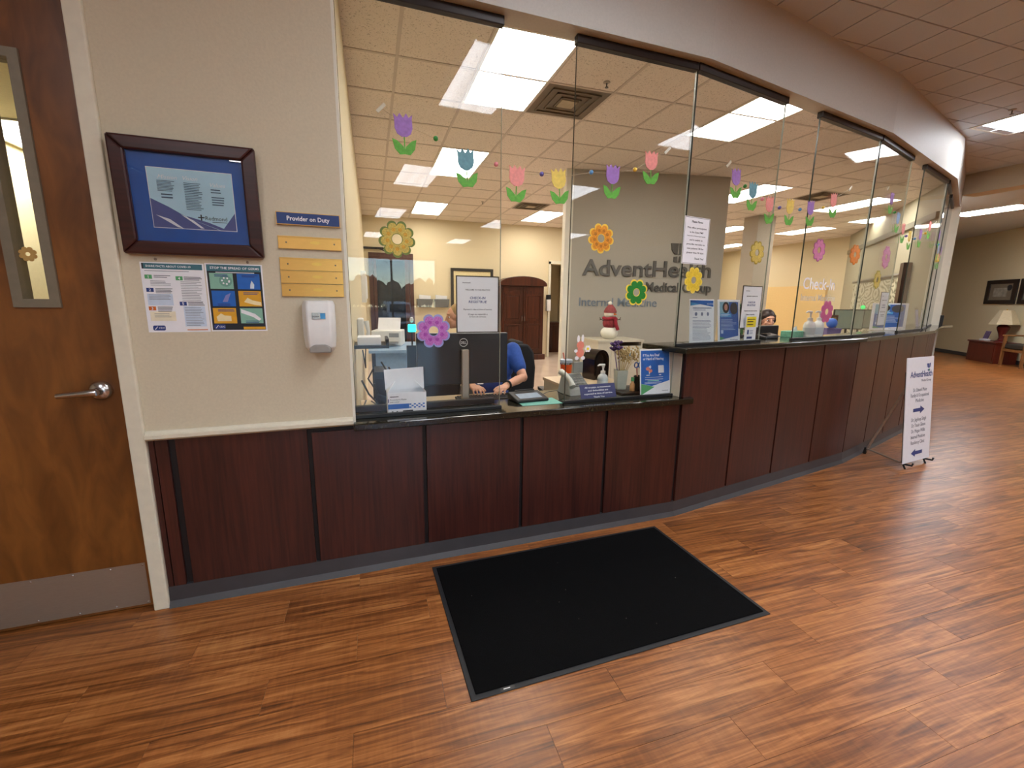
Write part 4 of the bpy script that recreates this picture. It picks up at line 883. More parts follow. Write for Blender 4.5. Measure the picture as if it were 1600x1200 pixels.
HAIR_B = mat('blonde_hair', (176, 144, 98), .5, var=.2, scale=30, stretch=(1, 1, .15)); HAIR_D = mat('dark_brown_hair', (46, 30, 24), .45, var=.2, scale=30); HAIR_M = mat('brown_hair', (96, 66, 44), .5, var=.2, scale=30)
def hair_long(q):
    q.ball((-.028, 0, .048), (.095, .086, .096), 18, 11); q.ball((-.07, 0, -.03), (.06, .083, .10), 14, 9)
    limb(q, [(-.085, 0, -.05), (-.10, .01, -.14), (-.11, .01, -.24), (-.10, 0, -.32)], [.07, .065, .055, .03])
    for s_ in (-1, 1): limb(q, [(-.01, s_ * .07, .07), (-.05, s_ * .08, -.02), (-.075, s_ * .08, -.12), (-.085, s_ * .075, -.2)], [.022, .024, .026, .016])
def hair_short(q):
    q.ball((-.015, 0, .05), (.10, .086, .09), 18, 11); q.ball((-.055, 0, -.01), (.06, .08, .085), 14, 9)
    for s_ in (-1, 1): limb(q, [(.03, s_ * .07, .06), (-.02, s_ * .08, .0), (-.05, s_ * .07, -.06)], [.018, .02, .018])
def watch(t, M, J):
    el, wr = Vector(J['el_l']), Vector(J['wr_l']); d = (wr - el).normalized(); c = el.lerp(wr, .93); a = d.orthogonal().normalized(); b = d.cross(a)
    MB().tube([c + (a * math.cos(x) + b * math.sin(x)) * .036 for x in [2 * PI * k_ / 16 for k_ in range(17)]], .0085, 8).build('wristwatch', BLACK, t, smooth=True)
person('person in a blue short-sleeved shirt typing behind the monitor, with a black wristwatch',
       dict(hip=(1.00, 3.84, .52), chest=(.99, 3.72, .93), neck=(.96, 3.68, 1.15), head=(.915, 3.60, 1.335), sh_l=(1.165, 3.69, 1.075), el_l=(1.20, 3.50, .865), wr_l=(1.0, 3.33, .835), hd_l=(.93, 3.25, .82), sh_r=(.80, 3.68, 1.075), el_r=(.70, 3.56, .86), wr_r=(.74, 3.38, .835), hd_r=(.76, 3.28, .82)),
       -PI / 2 - .12, mat('royal_blue_cotton', (38, 78, 158), .8, var=.12, scale=50), mat('navy_trousers', (34, 40, 62), .8), HAIR_M, hair_short, extra=watch, sleeve=.50)
person('blonde woman in a black top seen in profile behind the check-in sign',
       dict(hip=(1.16, 4.60, .52), chest=(1.06, 4.60, .93), neck=(.95, 4.60, 1.15), head=(.835, 4.60, 1.325), sh_l=(1.0, 4.43, 1.08), el_l=(.92, 4.37, .84), wr_l=(.68, 4.45, .82), sh_r=(1.0, 4.78, 1.08), el_r=(.92, 4.82, .84), wr_r=(.68, 4.73, .82)),
       PI, mat('black_knit', (24, 22, 24), .85, var=.15, scale=60), mat('grey_trousers', (60, 60, 66), .8), HAIR_B, hair_long, pitch=-.12, sleeve=1.0)
def headset(t, M, J):
    h = MB().tube([(-.005 + .02 * math.cos(a), .088 * math.cos(a), .02 + .102 * math.sin(a)) for a in [PI * k_ / 14 for k_ in range(15)]], .009, 8).xf(M).build('headset_band', BLACK, t, smooth=True)
    for s_ in (-1, 1): MB().ball((0, s_ * .09, .0), (.032, .016, .036), 12, 9).xf(M).build('ear_cushion', BLACK, h, smooth=True)
person('person with dark hair and a black headset behind the raised counter',
       dict(hip=(4.81, 4.55, .50), chest=(4.77, 4.48, .90), neck=(4.74, 4.44, 1.12), head=(4.71, 4.38, 1.30), sh_l=(4.94, 4.42, 1.04), el_l=(4.99, 4.25, .84), wr_l=(4.85, 4.05, .82), sh_r=(4.57, 4.50, 1.04), el_r=(4.47, 4.32, .84), wr_r=(4.59, 4.08, .82)),
       -PI / 2 - .3, mat('teal_scrub', (64, 88, 110), .8), mat('navy_trousers', (34, 40, 62), .8), HAIR_D, hair_short, extra=headset, pitch=-.15, sleeve=.66)

# ================================================================== DESKS, CHAIRS, COUNTER THINGS
def front_thing(name, label, cat, i, s, off, z, group=None, turn=0.0): return thing(name, label, cat, F(i, s, off, z), fang(i) + turn, group)
DESKZ = .762
dk = thing('staff_desk', 'cream staff desk behind the low counter holding monitor and keyboard', 'desk', F(0, .84, .315, 0), fang(0))
MB().box(0, 1.13, 0, .68, DESKZ - .03, DESKZ).build('desk_top', mat('beige_laminate', (214, 190, 156), .35, var=.04), dk, bevel=.004)
for x in (.0, 1.09): MB().box(x, x + .03, .03, .66, 0, DESKZ - .03).build('side_panel', CREAMP, dk)
MB().box(.03, 1.09, .02, .04, .2, DESKZ - .03).build('back_panel', CREAMP, dk)
dr = thing('support_cabinet', 'cream cabinet added as a support behind the low counter under the orange tumbler', 'cabinet', (1.40, 3.10, 0), .04)  # added to hold up the tumbler and the arched device
MB().box(0, .52, 0, .38, 0, LOW - .025).build('carcass', CREAMP, dr); MB().box(-.01, .53, -.01, .39, LOW - .025, LOW - .001).build('cabinet_top', MATS['beige_laminate'], dr, bevel=.003)
MB().box(.03, .49, -.008, 0, .1, LOW - .06).build('front_panel', CREAMP, dr)

def office_chair(label, loc, rotz, jacket=None):
    t = thing('office_chair', label, 'chair', loc, rotz, 'black office chairs')
    F_ = mat('black_fabric', (22, 22, 25), .9, var=.2, scale=120)
    MB().box(-.24, .24, -.23, .23, .44, .52).build('seat', F_, t, bevel=.04)
    bk = MB(); vs = []
    for z, w, y in ((.58, .20, .235), (.66, .235, .25), (.85, .25, .275), (1.0, .235, .295), (1.08, .18, .305)): vs += [(-w, y - .03, z), (w, y - .03, z), (w, y + .035, z), (-w, y + .035, z)]
    bk.raw(vs, [(i * 4 + j, i * 4 + (j + 1) % 4, (i + 1) * 4 + (j + 1) % 4, (i + 1) * 4 + j) for i in range(4) for j in range(4)] + [(3, 2, 1, 0), (16, 17, 18, 19)])
    bk.build('backrest', F_, t, smooth=True, bevel=.02)
    MB().tube([(0, .2, .47), (0, .29, .5), (0, .3, .7)], .025, 8).build('back_bar', BLACK, t); MB().tube([(0, 0, .1), (0, 0, .45)], .03, 10).build('gas_column', mat('dark_steel', (110, 108, 104), .3, 1.0), t)
    for k in range(5):
        a = 2 * PI * k / 5; MB().tube([(0, 0, .12), (.28 * math.cos(a), .28 * math.sin(a), .075)], [.025, .016], 8).build('base_arm', BLACK, t)
        MB().ball((.28 * math.cos(a), .28 * math.sin(a), .034), (.034, .034, .034), 10, 7).build('castor', BLACK, t)
    for s_ in (-1, 1): MB().tube([(s_ * .24, .1, .47), (s_ * .28, .05, .5), (s_ * .28, .03, .66)], .016, 8).box(s_ * .28 - .035, s_ * .28 + .035, -.16, .12, .66, .69).build('armrest', BLACK, t)
    if jacket: MB().box(-.1, .1, .312, .318, .60, .66).build('care_tag', mat('grey_tag', (150, 150, 150), .5), t)
office_chair('black office chair under the person in the blue shirt', (1.25, 3.86, 0), -.12, True)
office_chair('black office chair standing left of the monitor behind the glass', (.33, 3.75, 0), PI + .5)
office_chair('black office chair carrying the blonde woman', (1.18, 4.60, 0), -PI / 2)
office_chair('black office chair carrying the person with the headset', (4.81, 4.57, 0), -.3)

# monitor with stand, seen from behind
t = thing('computer_monitor', 'large black computer monitor seen from behind with a silver stand', 'monitor', (.55, 2.80, DESKZ), .02)
MB().box(-.295, .295, -.018, .022, .205, .535).build('housing', BLACK, t, bevel=.006)
MB().box(-.285, .285, .0225, .0235, .2, .525).build('screen', BLACKG, t)
MB().box(-.024, .024, -.075, -.04, .012, .435).build('stand_column', STEEL, t, bevel=.006); MB().box(-.022, .022, -.042, -.018, .33, .42).build('stand_bracket', BLACK, t)
MB().box(-.13, .13, -.13, .07, 0, .012).build('stand_base', STEEL, t, bevel=.004)
rg = MB().ring(disc(0, .475, .027, .027, 24), disc(0, .475, .0235, .0235, 24), -.0195, -.018).raw(*txt('DELL', 0, .467, .016, w=.036, bold=.02, y=-.0188)).build('logo', WHITE, t)
MB().box(.09, .13, -.0195, -.018, .2, .206).build('label_strip', PAPER, t)
t = thing('computer_keyboard', 'black keyboard under the typing hands', 'keyboard', (.80, 3.215, DESKZ + .0005), .05)
MB().box(-.22, .22, -.07, .07, 0, .018).build('base', BLACK, t, bevel=.004)
km = MB().box(-.0075, .0075, -.0075, .0075, 0, .006).mesh('key', mat('key_black', (34, 34, 36), .5))
for r_ in range(5):
    for c_ in range(20): mk('key', km, t, (-.2 + c_ * .021, -.05 + r_ * .025, .018))
t = thing('computer_mouse', 'small dark mouse on a pad between the mask box and the monitor stand', 'mouse', (.42, 3.05, DESKZ))
MB().box(-.1, .1, -.09, .09, 0, .004).build('mouse_pad', mat('navy_pad', (40, 46, 62), .8), t); MB().ball((0, 0, .014), (.032, .055, .02), 14, 9).build('shell', mat('grey_mouse', (120, 122, 126), .3), t, smooth=True)
# tower, cables
t = thing('computer_tower', 'narrow black computer box left of the mask box amid cables', 'computer', (.03, 2.80, DESKZ))
MB().box(-.03, .05, 0, .26, 0, .30).build('case', BLACK, t, bevel=.004); MB().box(-.02, .04, -.003, 0, .05, .26).build('vent_grille', GROOVE, t)
for k in range(9):
    rr = random.Random(k); x = -.075 + .022 * k
    pts = [(x + rr.uniform(-.03, .03), 2.76 + rr.uniform(-.04, .02), DESKZ + .32 * (1 - a) ** 2 * (k % 3 + 1) / 3 + .008 + rr.uniform(0, .05)) for a in [j / 6 for j in range(7)]]
    pts = [(p_[0] + j * .03 * (1 if k % 2 else .6), p_[1] - .01 * math.sin(j + k), p_[2]) for j, p_ in enumerate(pts)]
    tag(MB().tube(pts, .0055, 6).build('cable', BLACK if k % 3 else mat('grey_cable', (150, 146, 140), .5), smooth=True), ('pale grey' if k % 3 == 0 else 'black') + ' loose cable in the tangle left of the mask box', 'cable', 'tangled cables')
tag(MB().box(0, .83, 0, .035, 0, .034).build('cable_trough', BLACK, None, F(0, .80, .205, LOW + .0005), fang(0), bevel=.003), 'long black strip lying on the low counter behind the first pane', 'strip')
# teal signal lamp on a stalk with dark plate, handset
t = thing('signal_lamp', 'small glowing teal lamp on a dark stalk left of the purple flower', 'lamp', (.265, 3.2, DESKZ))
MB().box(-.05, .05, -.05, .05, 0, .012).build('base', BLACK, t); MB().tube([(0, 0, .01), (0, 0, .53)], .006, 8).build('stalk', BLACK, t)
MB().box(-.04, .04, -.006, .006, .25, .42).build('plate', BLACK, t); MB().box(-.028, .028, -.018, .0, .515, .57).build('lens', mat('teal_glow', (40, 226, 214), .3, emit=1.6), t, bevel=.008)
MB().ball((0, 0, .60), (.014, .014, .02), 10, 7).build('cap', WHITE, t)

# mask box
t = front_thing('mask_box', 'white and blue checked cardboard mask box with its lid up', 'box', 0, .972, .09, LOW)
W, D, H_ = .212, .105, .125
CARD = mat('white_card', (240, 240, 244), .6, var=.02)
MB().box(0, W, 0, .002, 0, H_).build('front_panel', CARD, t); MB().box(0, W, D - .002, D, 0, H_).build('rear_panel', CARD, t); MB().box(0, .002, .002, D - .002, 0, H_).build('side_panel', CARD, t); MB().box(W - .002, W, .002, D - .002, 0, H_).build('side_panel', CARD, t); MB().box(.002, W - .002, .002, D - .002, 0, .002).build('floor_panel', CARD, t)
MB().hexa([(-.004, D - .004, H_), (W + .004, D - .004, H_), (W + .004, D, H_), (-.004, D, H_), (-.008, D + .012, H_ + .115), (W + .004, D + .012, H_ + .125), (W + .004, D + .015, H_ + .125), (-.008, D + .015, H_ + .115)]).build('lid', CARD, t)
MB().raw([(W - .001, .004, H_), (W - .001, D - .006, H_), (W - .055, D - .03, H_ + .055), (W, .005, H_ + .001), (W, D - .005, H_ + .001), (W - .054, D - .029, H_ + .056)], [(0, 1, 2), (5, 4, 3), (0, 3, 4, 1), (1, 4, 5, 2), (2, 5, 3, 0)]).build('side_flap', mat('grey_card', (176, 174, 176), .6), t)
MB().raw([(.001, .004, H_), (.001, D - .006, H_), (.05, D - .02, H_ + .05), (0, .005, H_ + .001), (0, D - .005, H_ + .001), (.049, D - .019, H_ + .051)], [(0, 2, 1), (5, 3, 4), (0, 1, 4, 3), (1, 2, 5, 4), (2, 0, 3, 5)]).build('side_flap', CARD, t)
MB().box(0, .115, -.0008, 0, .034, .062).build('blue_band', BLUE, t); ck = MB()
for a in range(7):
    for b_ in range(3):
        if (a + b_) % 2 == 0: ck.box(.116 + a * .0125, .1275 + a * .0125, -.0008, 0, .035 + b_ * .009, .043 + b_ * .009)
ck.build('blue_checks', BLUE, t)
q = MB(); q.raw(*txt('Procedure Masks', .012, .083, .0085, w=.09, align='L', y=-.0006)); q.raw(*txt('EAR LOOP', .012, .070, .007, w=.05, align='L', y=-.0006)); bars(q, .012, .06, .106, 1, .01, .004, -.0003, 1); bars(q, .02, .03, .022, 1, .01, .006, -.0003, 2); bars(q, .045, .052, .022, 1, .01, .006, -.0003, 3); bars(q, .08, .14, .024, 1, .01, .008, -.0003, 4)
q.build('print', INK, t); MB().box(.001, .006, -.0008, 0, .072, .092).build('side_mark', mat('indigo_print', (40, 36, 100), .5), t)

# signature pad on green paper
tag(MB().box(0, .27, 0, .17, 0, .002).build('green_paper', mat('mint_paper', (110, 176, 160), .7), None, (.865, 2.515, LOW + .0003), .02), 'sheet of mint green paper lying under the signature pad', 'paper')
t = thing('signature_pad', 'black electronic signature pad with a grey screen on the low counter', 'signature pad', (.85, 2.575, LOW + .003), .12)
MB().hexa([(0, 0, 0), (.225, 0, 0), (.225, .16, 0), (0, .16, 0), (.0, 0, .018), (.225, 0, .018), (.225, .16, .045), (0, .16, .045)]).build('housing', BLACK, t, bevel=.006)
MB().hexa([(.03, .025, .0215), (.19, .025, .0215), (.19, .105, .0355), (.03, .105, .0355), (.03, .025, .0235), (.19, .025, .0235), (.19, .105, .0375), (.03, .105, .0375)]).build('screen', mat('lcd_grey', (150, 168, 184), .2), t)
MB().tube([(.225, .1, .02), (.29, .13, .03), (.35, .12, .035), (.38, .08, .01), (.37, .03, .004)], .0025, 6).build('cord', BLACK, t)
pn = MB().tube([(.05, .15, .05), (.19, .15, .05)], .005, 8).build('stylus', BLACK, t)

# tent card
t = thing('tent_card', 'small navy tent card about co-pays with white lettering on the low counter', 'sign', (1.283, 2.553, LOW), .108)
NVY = mat('tent_navy', (58, 66, 116), .4)
A_ = math.radians(20); Mx = Matrix.Rotation(-A_, 4, 'X')
MB().box(0, .278, 0, .002, 0, .105).xf(Mx).build('face', NVY, t)
MB().box(-.012, .278, 0, .06, 0, .002).build('foot', ACRYL, t)
q = MB()
for b_, z, w in (('All co-pays, co-insurances', .079, .205), ('and deductibles are', .058, .16), ('expected at time of service.', .037, .225), ('Thank You', .014, .085)): q.raw(*txt(b_, .139, z, .0105, w=w, bold=.02, y=-.0006))
q.xf(Mx).build('lettering', PAPER, t)
# deaf / hard of hearing sign
t = thing('counter_sign', 'bright blue sign reading If You Are Deaf or Hard of Hearing on the low counter', 'sign', (1.732, 2.566, LOW), .042)
A_ = math.radians(7); Mx = Matrix.Rotation(-A_, 4, 'X'); W, H_ = .25, .326
MB().box(0, W, 0, .004, 0, H_).xf(Mx).build('board', PAPER, t, bevel=.001); MB().box(-.005, W, 0, .09, 0, .003).build('foot', ACRYL, t)
MB().card([(.008, .09), (.095, .07), (.242, .105), (.242, H_ - .01), (.008, H_ - .01)], -.0006, 0).xf(Mx).build('blue_field', BLUE, t)
MB().card([(.008, .012), (.118, .064), (.008, .089)], -.0008, 0).xf(Mx).build('green_corner', GREEN, t)
q = MB(); q.raw(*txt('If You Are Deaf', .024, .276, .017, w=.135, align='L', bold=.02, y=-.0008)); q.raw(*txt('or Hard of Hearing', .024, .251, .017, w=.17, align='L', bold=.02, y=-.0008))
q.card([(.15, .16), (.196, .16), (.194, .212), (.148, .212)], -.0012, -.0006); bars(q, .05, .08, .149, 1, .01, .005, -.0006, 1); bars(q, .155, .18, .149, 1, .01, .005, -.0006, 2); bars(q, .04, .2, .132, 1, .01, .002, -.0006, 4); bars(q, .04, .2, .118, 1, .01, .003, -.0006, 3); bars(q, .035, .205, .097, 2, .008, .002, -.0006, 5)
q.card(disc(.075, .200, .004, .012, 8), -.0012, -.0006).card(disc(.085, .203, .004, .012, 8), -.0012, -.0006).card(disc(.075, .165, .004, .012, 8), -.0012, -.0006)
q.xf(Mx).build('white_print', PAPER, t)
MB().card([(.045, .192), (.058, .205), (.078, .198), (.075, .182), (.055, .178)], -.0016, -.0007).card([(.068, .186), (.095, .186), (.1, .172), (.085, .162), (.07, .17)], -.0018, -.0009).xf(Mx).build('hands_symbol', CORAL, t)
bars(MB(), .06, .16, .11, 1, .01, .006, -.0006, 8).xf(Mx).build('green_print', mat('pale_green_print', (150, 220, 190), .5), t)
MB().raw(*txt('AdventHealth', .205, .032, .008, w=.05, y=-.0008)).xf(Mx).build('logo', GINK, t)

# desk telephone
t = thing('desk_telephone', 'grey desk telephone with handset and angled keypad behind the tent card', 'telephone', (1.27, 2.70, LOW), .15)
PH = mat('phone_grey', (150, 152, 146), .45)
MB().hexa([(0, 0, 0), (.19, 0, 0), (.19, .17, 0), (0, .17, 0), (.01, .03, .035), (.19, .03, .035), (.19, .17, .13), (.03, .17, .13)]).build('body', PH, t, bevel=.005)
MB().hexa([(.06, .05, .052), (.18, .05, .052), (.18, .15, .119), (.06, .15, .119), (.06, .049, .056), (.18, .049, .056), (.18, .149, .123), (.06, .149, .123)]).build('keypad_plate', mat('phone_dark', (96, 100, 98), .4), t)
for r_ in range(3):
    for c_ in range(4): MB().box(.07 + c_ * .026, .088 + c_ * .026, 0, .012, 0, .006).build('button', PH, t, (0, .062 + r_ * .024, .066 + r_ * .016))
MB().tube([(.03, .02, .06), (.035, .06, .10), (.035, .12, .13), (.035, .18, .14)], [.024, .016, .016, .024], 10).build('handset', mat('phone_pale', (198, 198, 190), .4), t, smooth=True)
MB().box(.12, .2, .15, .165, .13, .21).build('tilt_screen', PH, t, bevel=.004)
# sanitizer bottle by the tent card
def pump_bottle(label, loc, h, r_, body, group=None, lab=None):
    t = thing('pump_bottle', label, 'bottle', loc, 0, group); k = h / .19
    MB().lathe([(.001, 0), (r_, .002), (r_, .085 * k), (r_ * .85, .105 * k), (r_ * .45, .118 * k), (r_ * .42, .125 * k), (.001, .1255 * k)], 20).build('bottle', body, t, smooth=True)
    MB().lathe([(.017 * k, .122 * k), (.017 * k, .14 * k), (.008, .142 * k), (.006, .168 * k)], 14).build('collar', WHITE, t, smooth=True)
    MB().tube([(0, 0, .165 * k), (0, 0, .183 * k)], .010, 10).tube([(.012, 0, .184 * k), (-.03 * k, 0, .186 * k), (-.045 * k, 0, .178 * k)], [.009, .008, .005], 8).build('pump', WHITE, t, smooth=True)
    if lab: MB().lathe([(r_ + .0006, .02 * k), (r_ + .0006, .07 * k)], 20).build('label_wrap', lab, t)
    return t
FROST = mat('frosted_plastic', (206, 212, 212), .25, var=.03)
pump_bottle('clear pump bottle of sanitizer between telephone and vase', (1.60, 2.86, LOW), .19, .04, FROST, lab=mat('pale_label', (226, 228, 226), .5))
# vase with dried flowers, tray, pencil cup, candle-like bottle
tag(MB().box(0, .34, 0, .20, 0, .012).build('desk_tray', BLACK, None, (1.645, 2.66, LOW + .0003), .04, bevel=.004), 'flat black tray carrying vase and pencil cup', 'tray')
t = thing('flower_vase', 'grey-green square vase holding dried purple flowers and straw grasses', 'vase', (1.712, 2.80, LOW + .0125)); t.scale = (1.3, 1.3, 1.1)
MB().lathe([(.001, 0), (.036, .001), (.045, .13), (.040, .13), (.032, .012), (.001, .012)], 4).xf(Matrix.Rotation(.6, 4, 'Z')).build('pot', mat('pale_green_ceramic', (186, 190, 176), .35), t, bevel=.004)
STRAW = mat('dried_straw', (196, 170, 118), .8); DPUR = mat('dried_purple', (84, 56, 118), .8)
for k in range(26):
    rr = random.Random(k); a = rr.uniform(0, 6.28); e = rr.uniform(.02, .085); x, y, h = .03 + e * math.cos(a) * .8, e * math.sin(a) * .6, rr.uniform(.21, .28)
    g_ = MB().tube([(x * .15, y * .15, .05), (x * .5, y * .5, .15), (x, y, h)], [.0012, .0012, .0009], 5)
    for j in range(5): g_.ball((x + rr.uniform(-.012, .012), y + rr.uniform(-.012, .012), h - .012 * j + .01), (.006, .006, .008), 6, 5)
    g_.build('dried_stem', STRAW, t)
for k, (x, y, h) in enumerate([(-.05, .0, .295), (-.035, -.02, .275), (-.02, .01, .305), (-.04, .02, .265)]):
    g_ = MB().tube([(x * .2, y * .2, .05), (x, y, h)], .0014, 5)
    for j in range(6): a = j * PI / 3; g_.tube([(x, y, h - .012), (x + .022 * math.cos(a), y + .022 * math.sin(a), h + .01)], [.004, .008], 6)
    g_.build('purple_bloom', DPUR, t)
t = thing('pencil_cup', 'black mesh cup full of coloured pens and blue scissors', 'cup', (1.822, 2.72, LOW + .0125))
MB().lathe([(.001, 0), (.042, .001), (.044, .105), (.041, .105), (.039, .006), (.001, .006)], 18).build('cup', BLACK, t, smooth=True)
for k, (x, y, h, c) in enumerate([(-.02, .0, .165, 'tulip_pink'), (-.01, .015, .17, 'blue_print'), (.012, -.012, .155, 'yellow_print'), (.02, .012, .16, 'green_print'), (.0, -.02, .15, 'white_plastic')]): MB().tube([(x * .5, y * .5, .01), (x * 1.6, y * 1.6, h)], .0045, 8).build('pen', MATS[c], t)
sx_ = MB()
for s_ in (-1, 1): sx_.tube([(-.02 + s_ * .016 + .015 * math.cos(a), .0, .185 + .02 * math.sin(a)) for a in [2 * PI * k / 12 for k in range(13)]], .004, 6)
sx_.build('scissors_handle', mat('scissor_blue', (40, 92, 170), .4), t)
t = thing('small_bottle', 'tiny amber and green bottle between vase and pencil cup', 'bottle', (1.757, 2.71, LOW + .0125))
MB().lathe([(.001, 0), (.018, .001), (.018, .05), (.010, .06), (.010, .075), (.001, .076)], 14).build('body', mat('amber_plastic', (226, 168, 112), .3), t, smooth=True); MB().lathe([(.012, .072), (.012, .1), (.001, .101)], 12).build('cap', GREEN, t);  # body in plain amber plastic
# orange tumbler
t = thing('tumbler', 'orange tumbler with steel rim, clear lid and straw behind the glass edge', 'tumbler', (1.475, 3.235, LOW))
MB().lathe([(.001, 0), (.036, .001), (.048, .145), (.001, .146)], 20).build('cup', mat('orange_enamel', (222, 84, 24), .35), t, smooth=True); MB().lathe([(.049, .142), (.05, .158), (.001, .159)], 20).build('rim', CHROME, t, smooth=True)
MB().lathe([(.051, .156), (.052, .178), (.046, .182), (.001, .183)], 20).build('lid', mat('clear_blue_lid', (190, 200, 216), .2), t, smooth=True); MB().tube([(-.015, 0, .17), (-.03, 0, .235)], .006, 8).build('straw', CORAL, t)
# black arched machine
t = thing('arched_speaker', 'glossy black arched device standing behind the telephone', 'device', (1.79, 3.33, LOW - .001), .3); t.scale = (1, 1, 1.05)
arc = [(-.085, 0)] + [(-.085 * math.cos(a), .15 + .085 * math.sin(a)) for a in [PI * k / 14 for k in range(15)]] + [(.085, 0)]
arc = arc[::-1]; inner = [(x * .72, z * .9 if z > 0 else 0.0) for x, z in arc]
MB().ring(arc, inner, -.07, .07).build('shell', BLACKG, t, smooth=True); MB().card(inner, -.03, .06).build('core', BLACK, t)

# things on the raised counter
def flyer(label, loc, rotz, w, h, lean, holder=True):
    t = thing('flyer', label, 'flyer', loc, rotz); Mx = Matrix.Rotation(-lean, 4, 'X')
    MB().box(0, w, 0, .0015, .003, h).xf(Mx).build('sheet', PAPER, t)
    if holder:
        MB().box(-.004, w + .004, -.0045, -.002, 0, h * .98).xf(Mx).build('holder_front', ACRYL, t); MB().box(-.004, w + .004, -.02, .09, 0, .003).build('holder_foot', ACRYL, t)
    return t, Mx
ADV = 'AdventHealth'
t, Mx = flyer('white flyer with blue banner in a clear stand, leftmost on the raised counter', (2.205, 2.70, HIGH), .05, .228, .322, .11)
MB().card([(.008, .275), (.10, .286), (.22, .268), (.22, .314), (.008, .314)], -.0008, 0).xf(Mx).build('blue_banner', BLUE, t); MB().card([(.008, .275), (.10, .286), (.008, .302)], -.0012, -.0004).xf(Mx).build('light_wedge', SKYB, t)
q = MB(); q.raw(*txt(ADV, .19, .285, .009, w=.06, y=-.0012)); q.xf(Mx).build('banner_logo', PAPER, t)
q = MB(); bars(q, .03, .21, .262, 1, .01, .007, -.0004, 1); bars(q, .035, .19, .246, 1, .01, .004, -.0004, 2); q.card(disc(.06, .215, .012, .014, 10), -.0008, 0).card(disc(.115, .215, .010, .014, 10), -.0008, 0).card(disc(.17, .215, .010, .014, 10), -.0008, 0); bars(q, .03, .075, .19, 1, .01, .004, -.0004, 3); bars(q, .03, .205, .17, 15, .0102, .003, -.0004, 4)
q.xf(Mx).build('print', mat('slate_print', (112, 120, 150), .6), t)
def hearing_flyer(label, loc, rotz, w, h, lean, holder=True):
    t, Mx = flyer(label, loc, rotz, w, h, lean, holder)
    MB().card([(w * .09, h * .07), (w * .92, h * .16), (w * .92, h * .95), (w * .09, h * .95)], -.0006, 0).xf(Mx).build('blue_field', mat('flyer_blue', (52, 96, 172), .45), t)
    MB().card([(w * .09, h * .62), (w * .5, h * .62), (w * .5, h * .95), (w * .09, h * .95)], -.0008, -.0002).xf(Mx).build('photo_sky', mat('photo_teal', (140, 186, 206), .5), t)
    MB().card(disc(w * .36, h * .82, w * .15, h * .13, 16), -.0012, -.0006).xf(Mx).build('photo_hair', mat('photo_dark_hair', (44, 32, 30), .5), t)
    MB().card(disc(w * .36, h * .825, w * .075, h * .075, 14), -.0016, -.001).xf(Mx).build('photo_face', mat('photo_face', (196, 138, 116), .5), t)
    MB().card(disc(w * .72, h * .80, w * .17, h * .14, 16), -.0012, -.0006).xf(Mx).build('photo_shoulder', mat('photo_grey', (70, 66, 64), .5), t)
    MB().box(w * .12, w * .6, -.0014, -.0008, h * .6, h * .68).xf(Mx).build('headline_box', SKYB, t)
    q = MB(); bars(q, w * .14, w * .55, h * .665, 2, h * .03, h * .015, -.0014, 1); q.box(w * .14, w * .24, -.0012, -.0006, h * .22, h * .3); bars(q, w * .14, w * .85, h * .54, 8, h * .032, h * .01, -.0008, 2); q.xf(Mx).build('white_print', mat('pale_blue_print_ink', (196, 208, 232), .5), t)
    MB().card([(w * .09, h * .07), (w * .3, h * .11), (w * .09, h * .15)], -.0012, -.0004).xf(Mx).build('green_corner', GREEN, t); MB().raw(*txt(ADV, w * .72, h * .06, h * .024, w=w * .36, y=-.0006)).xf(Mx).build('logo', NAVY, t)
    return t
hearing_flyer('blue flyer with a photo of two people next to the white banner flyer', (2.452, 2.690, HIGH), .16, .245, .322, .12)
hearing_flyer('blue flyer in a white border near the far end of the raised counter', (5.70, 3.83, HIGH), math.radians(-50), .33, .32, .08, False)
t, Mx = flyer('narrow white sign with a yellow note beside the tall check-in sign', (2.725, 2.723, HIGH), .20, .14, .205, .01, False)
MB().box(.012, .128, -.0008, 0, .115, .195).xf(Mx).build('yellow_note', YELLOW, t); q = MB(); bars(q, .02, .12, .178, 1, .01, .006, -.0009, 1); bars(q, .02, .12, .16, 2, .022, .007, -.0009, 2); q.xf(Mx).build('note_print', INK, t)
MB().box(.03, .05, -.0006, 0, .06, .095).box(.03, .095, -.0006, 0, .025, .042).xf(Mx).build('blue_print', NAVY, t); bars(MB(), .06, .11, .09, 3, .011, .004, -.0003, 5).xf(Mx).build('small_print', mat('slate_print', (112, 120, 150), .6), t)
t = thing('brochure_holder', 'empty clear acrylic holder between the two flyers', 'holder', (2.435, 2.735, HIGH), .1)
MB().box(-.03, .03, 0, .003, 0, .17).build('front', ACRYL, t); MB().box(-.03, .03, .04, .043, 0, .21).build('back', ACRYL, t); MB().box(-.03, .03, .003, .04, 0, .003).build('floor', ACRYL, t)
t = thing('card_terminal', 'black card payment terminal lying on the raised counter', 'card terminal', (3.17, 2.935, HIGH), .25)
MB().hexa([(0, 0, 0), (.2, 0, 0), (.2, .09, 0), (0, .09, 0), (0, .005, .02), (.2, .005, .03), (.2, .085, .045), (0, .085, .035)]).build('body', BLACK, t, bevel=.006); MB().box(.02, .1, .02, .07, .036, .042).build('screen', BLACKG, t)
t = thing('computer_monitor', 'small black monitor back low behind the card terminal', 'monitor', (3.72, 3.47, DESKZ), .2)
MB().box(-.2, .2, -.02, .02, .2, .53).build('housing', BLACK, t, bevel=.008); MB().box(-.03, .03, -.05, -.02, .0, .4).build('stand_column', BLACK, t); MB().box(-.1, .1, -.1, .08, 0, .012).build('stand_base', BLACK, t); MB().lathe([(.02, 0), (.02, .002)], 14).xf(Matrix.Translation((.06, -.02, .42)) @ Matrix.Rotation(PI / 2, 4, 'X')).build('logo_disc', STEEL, t)
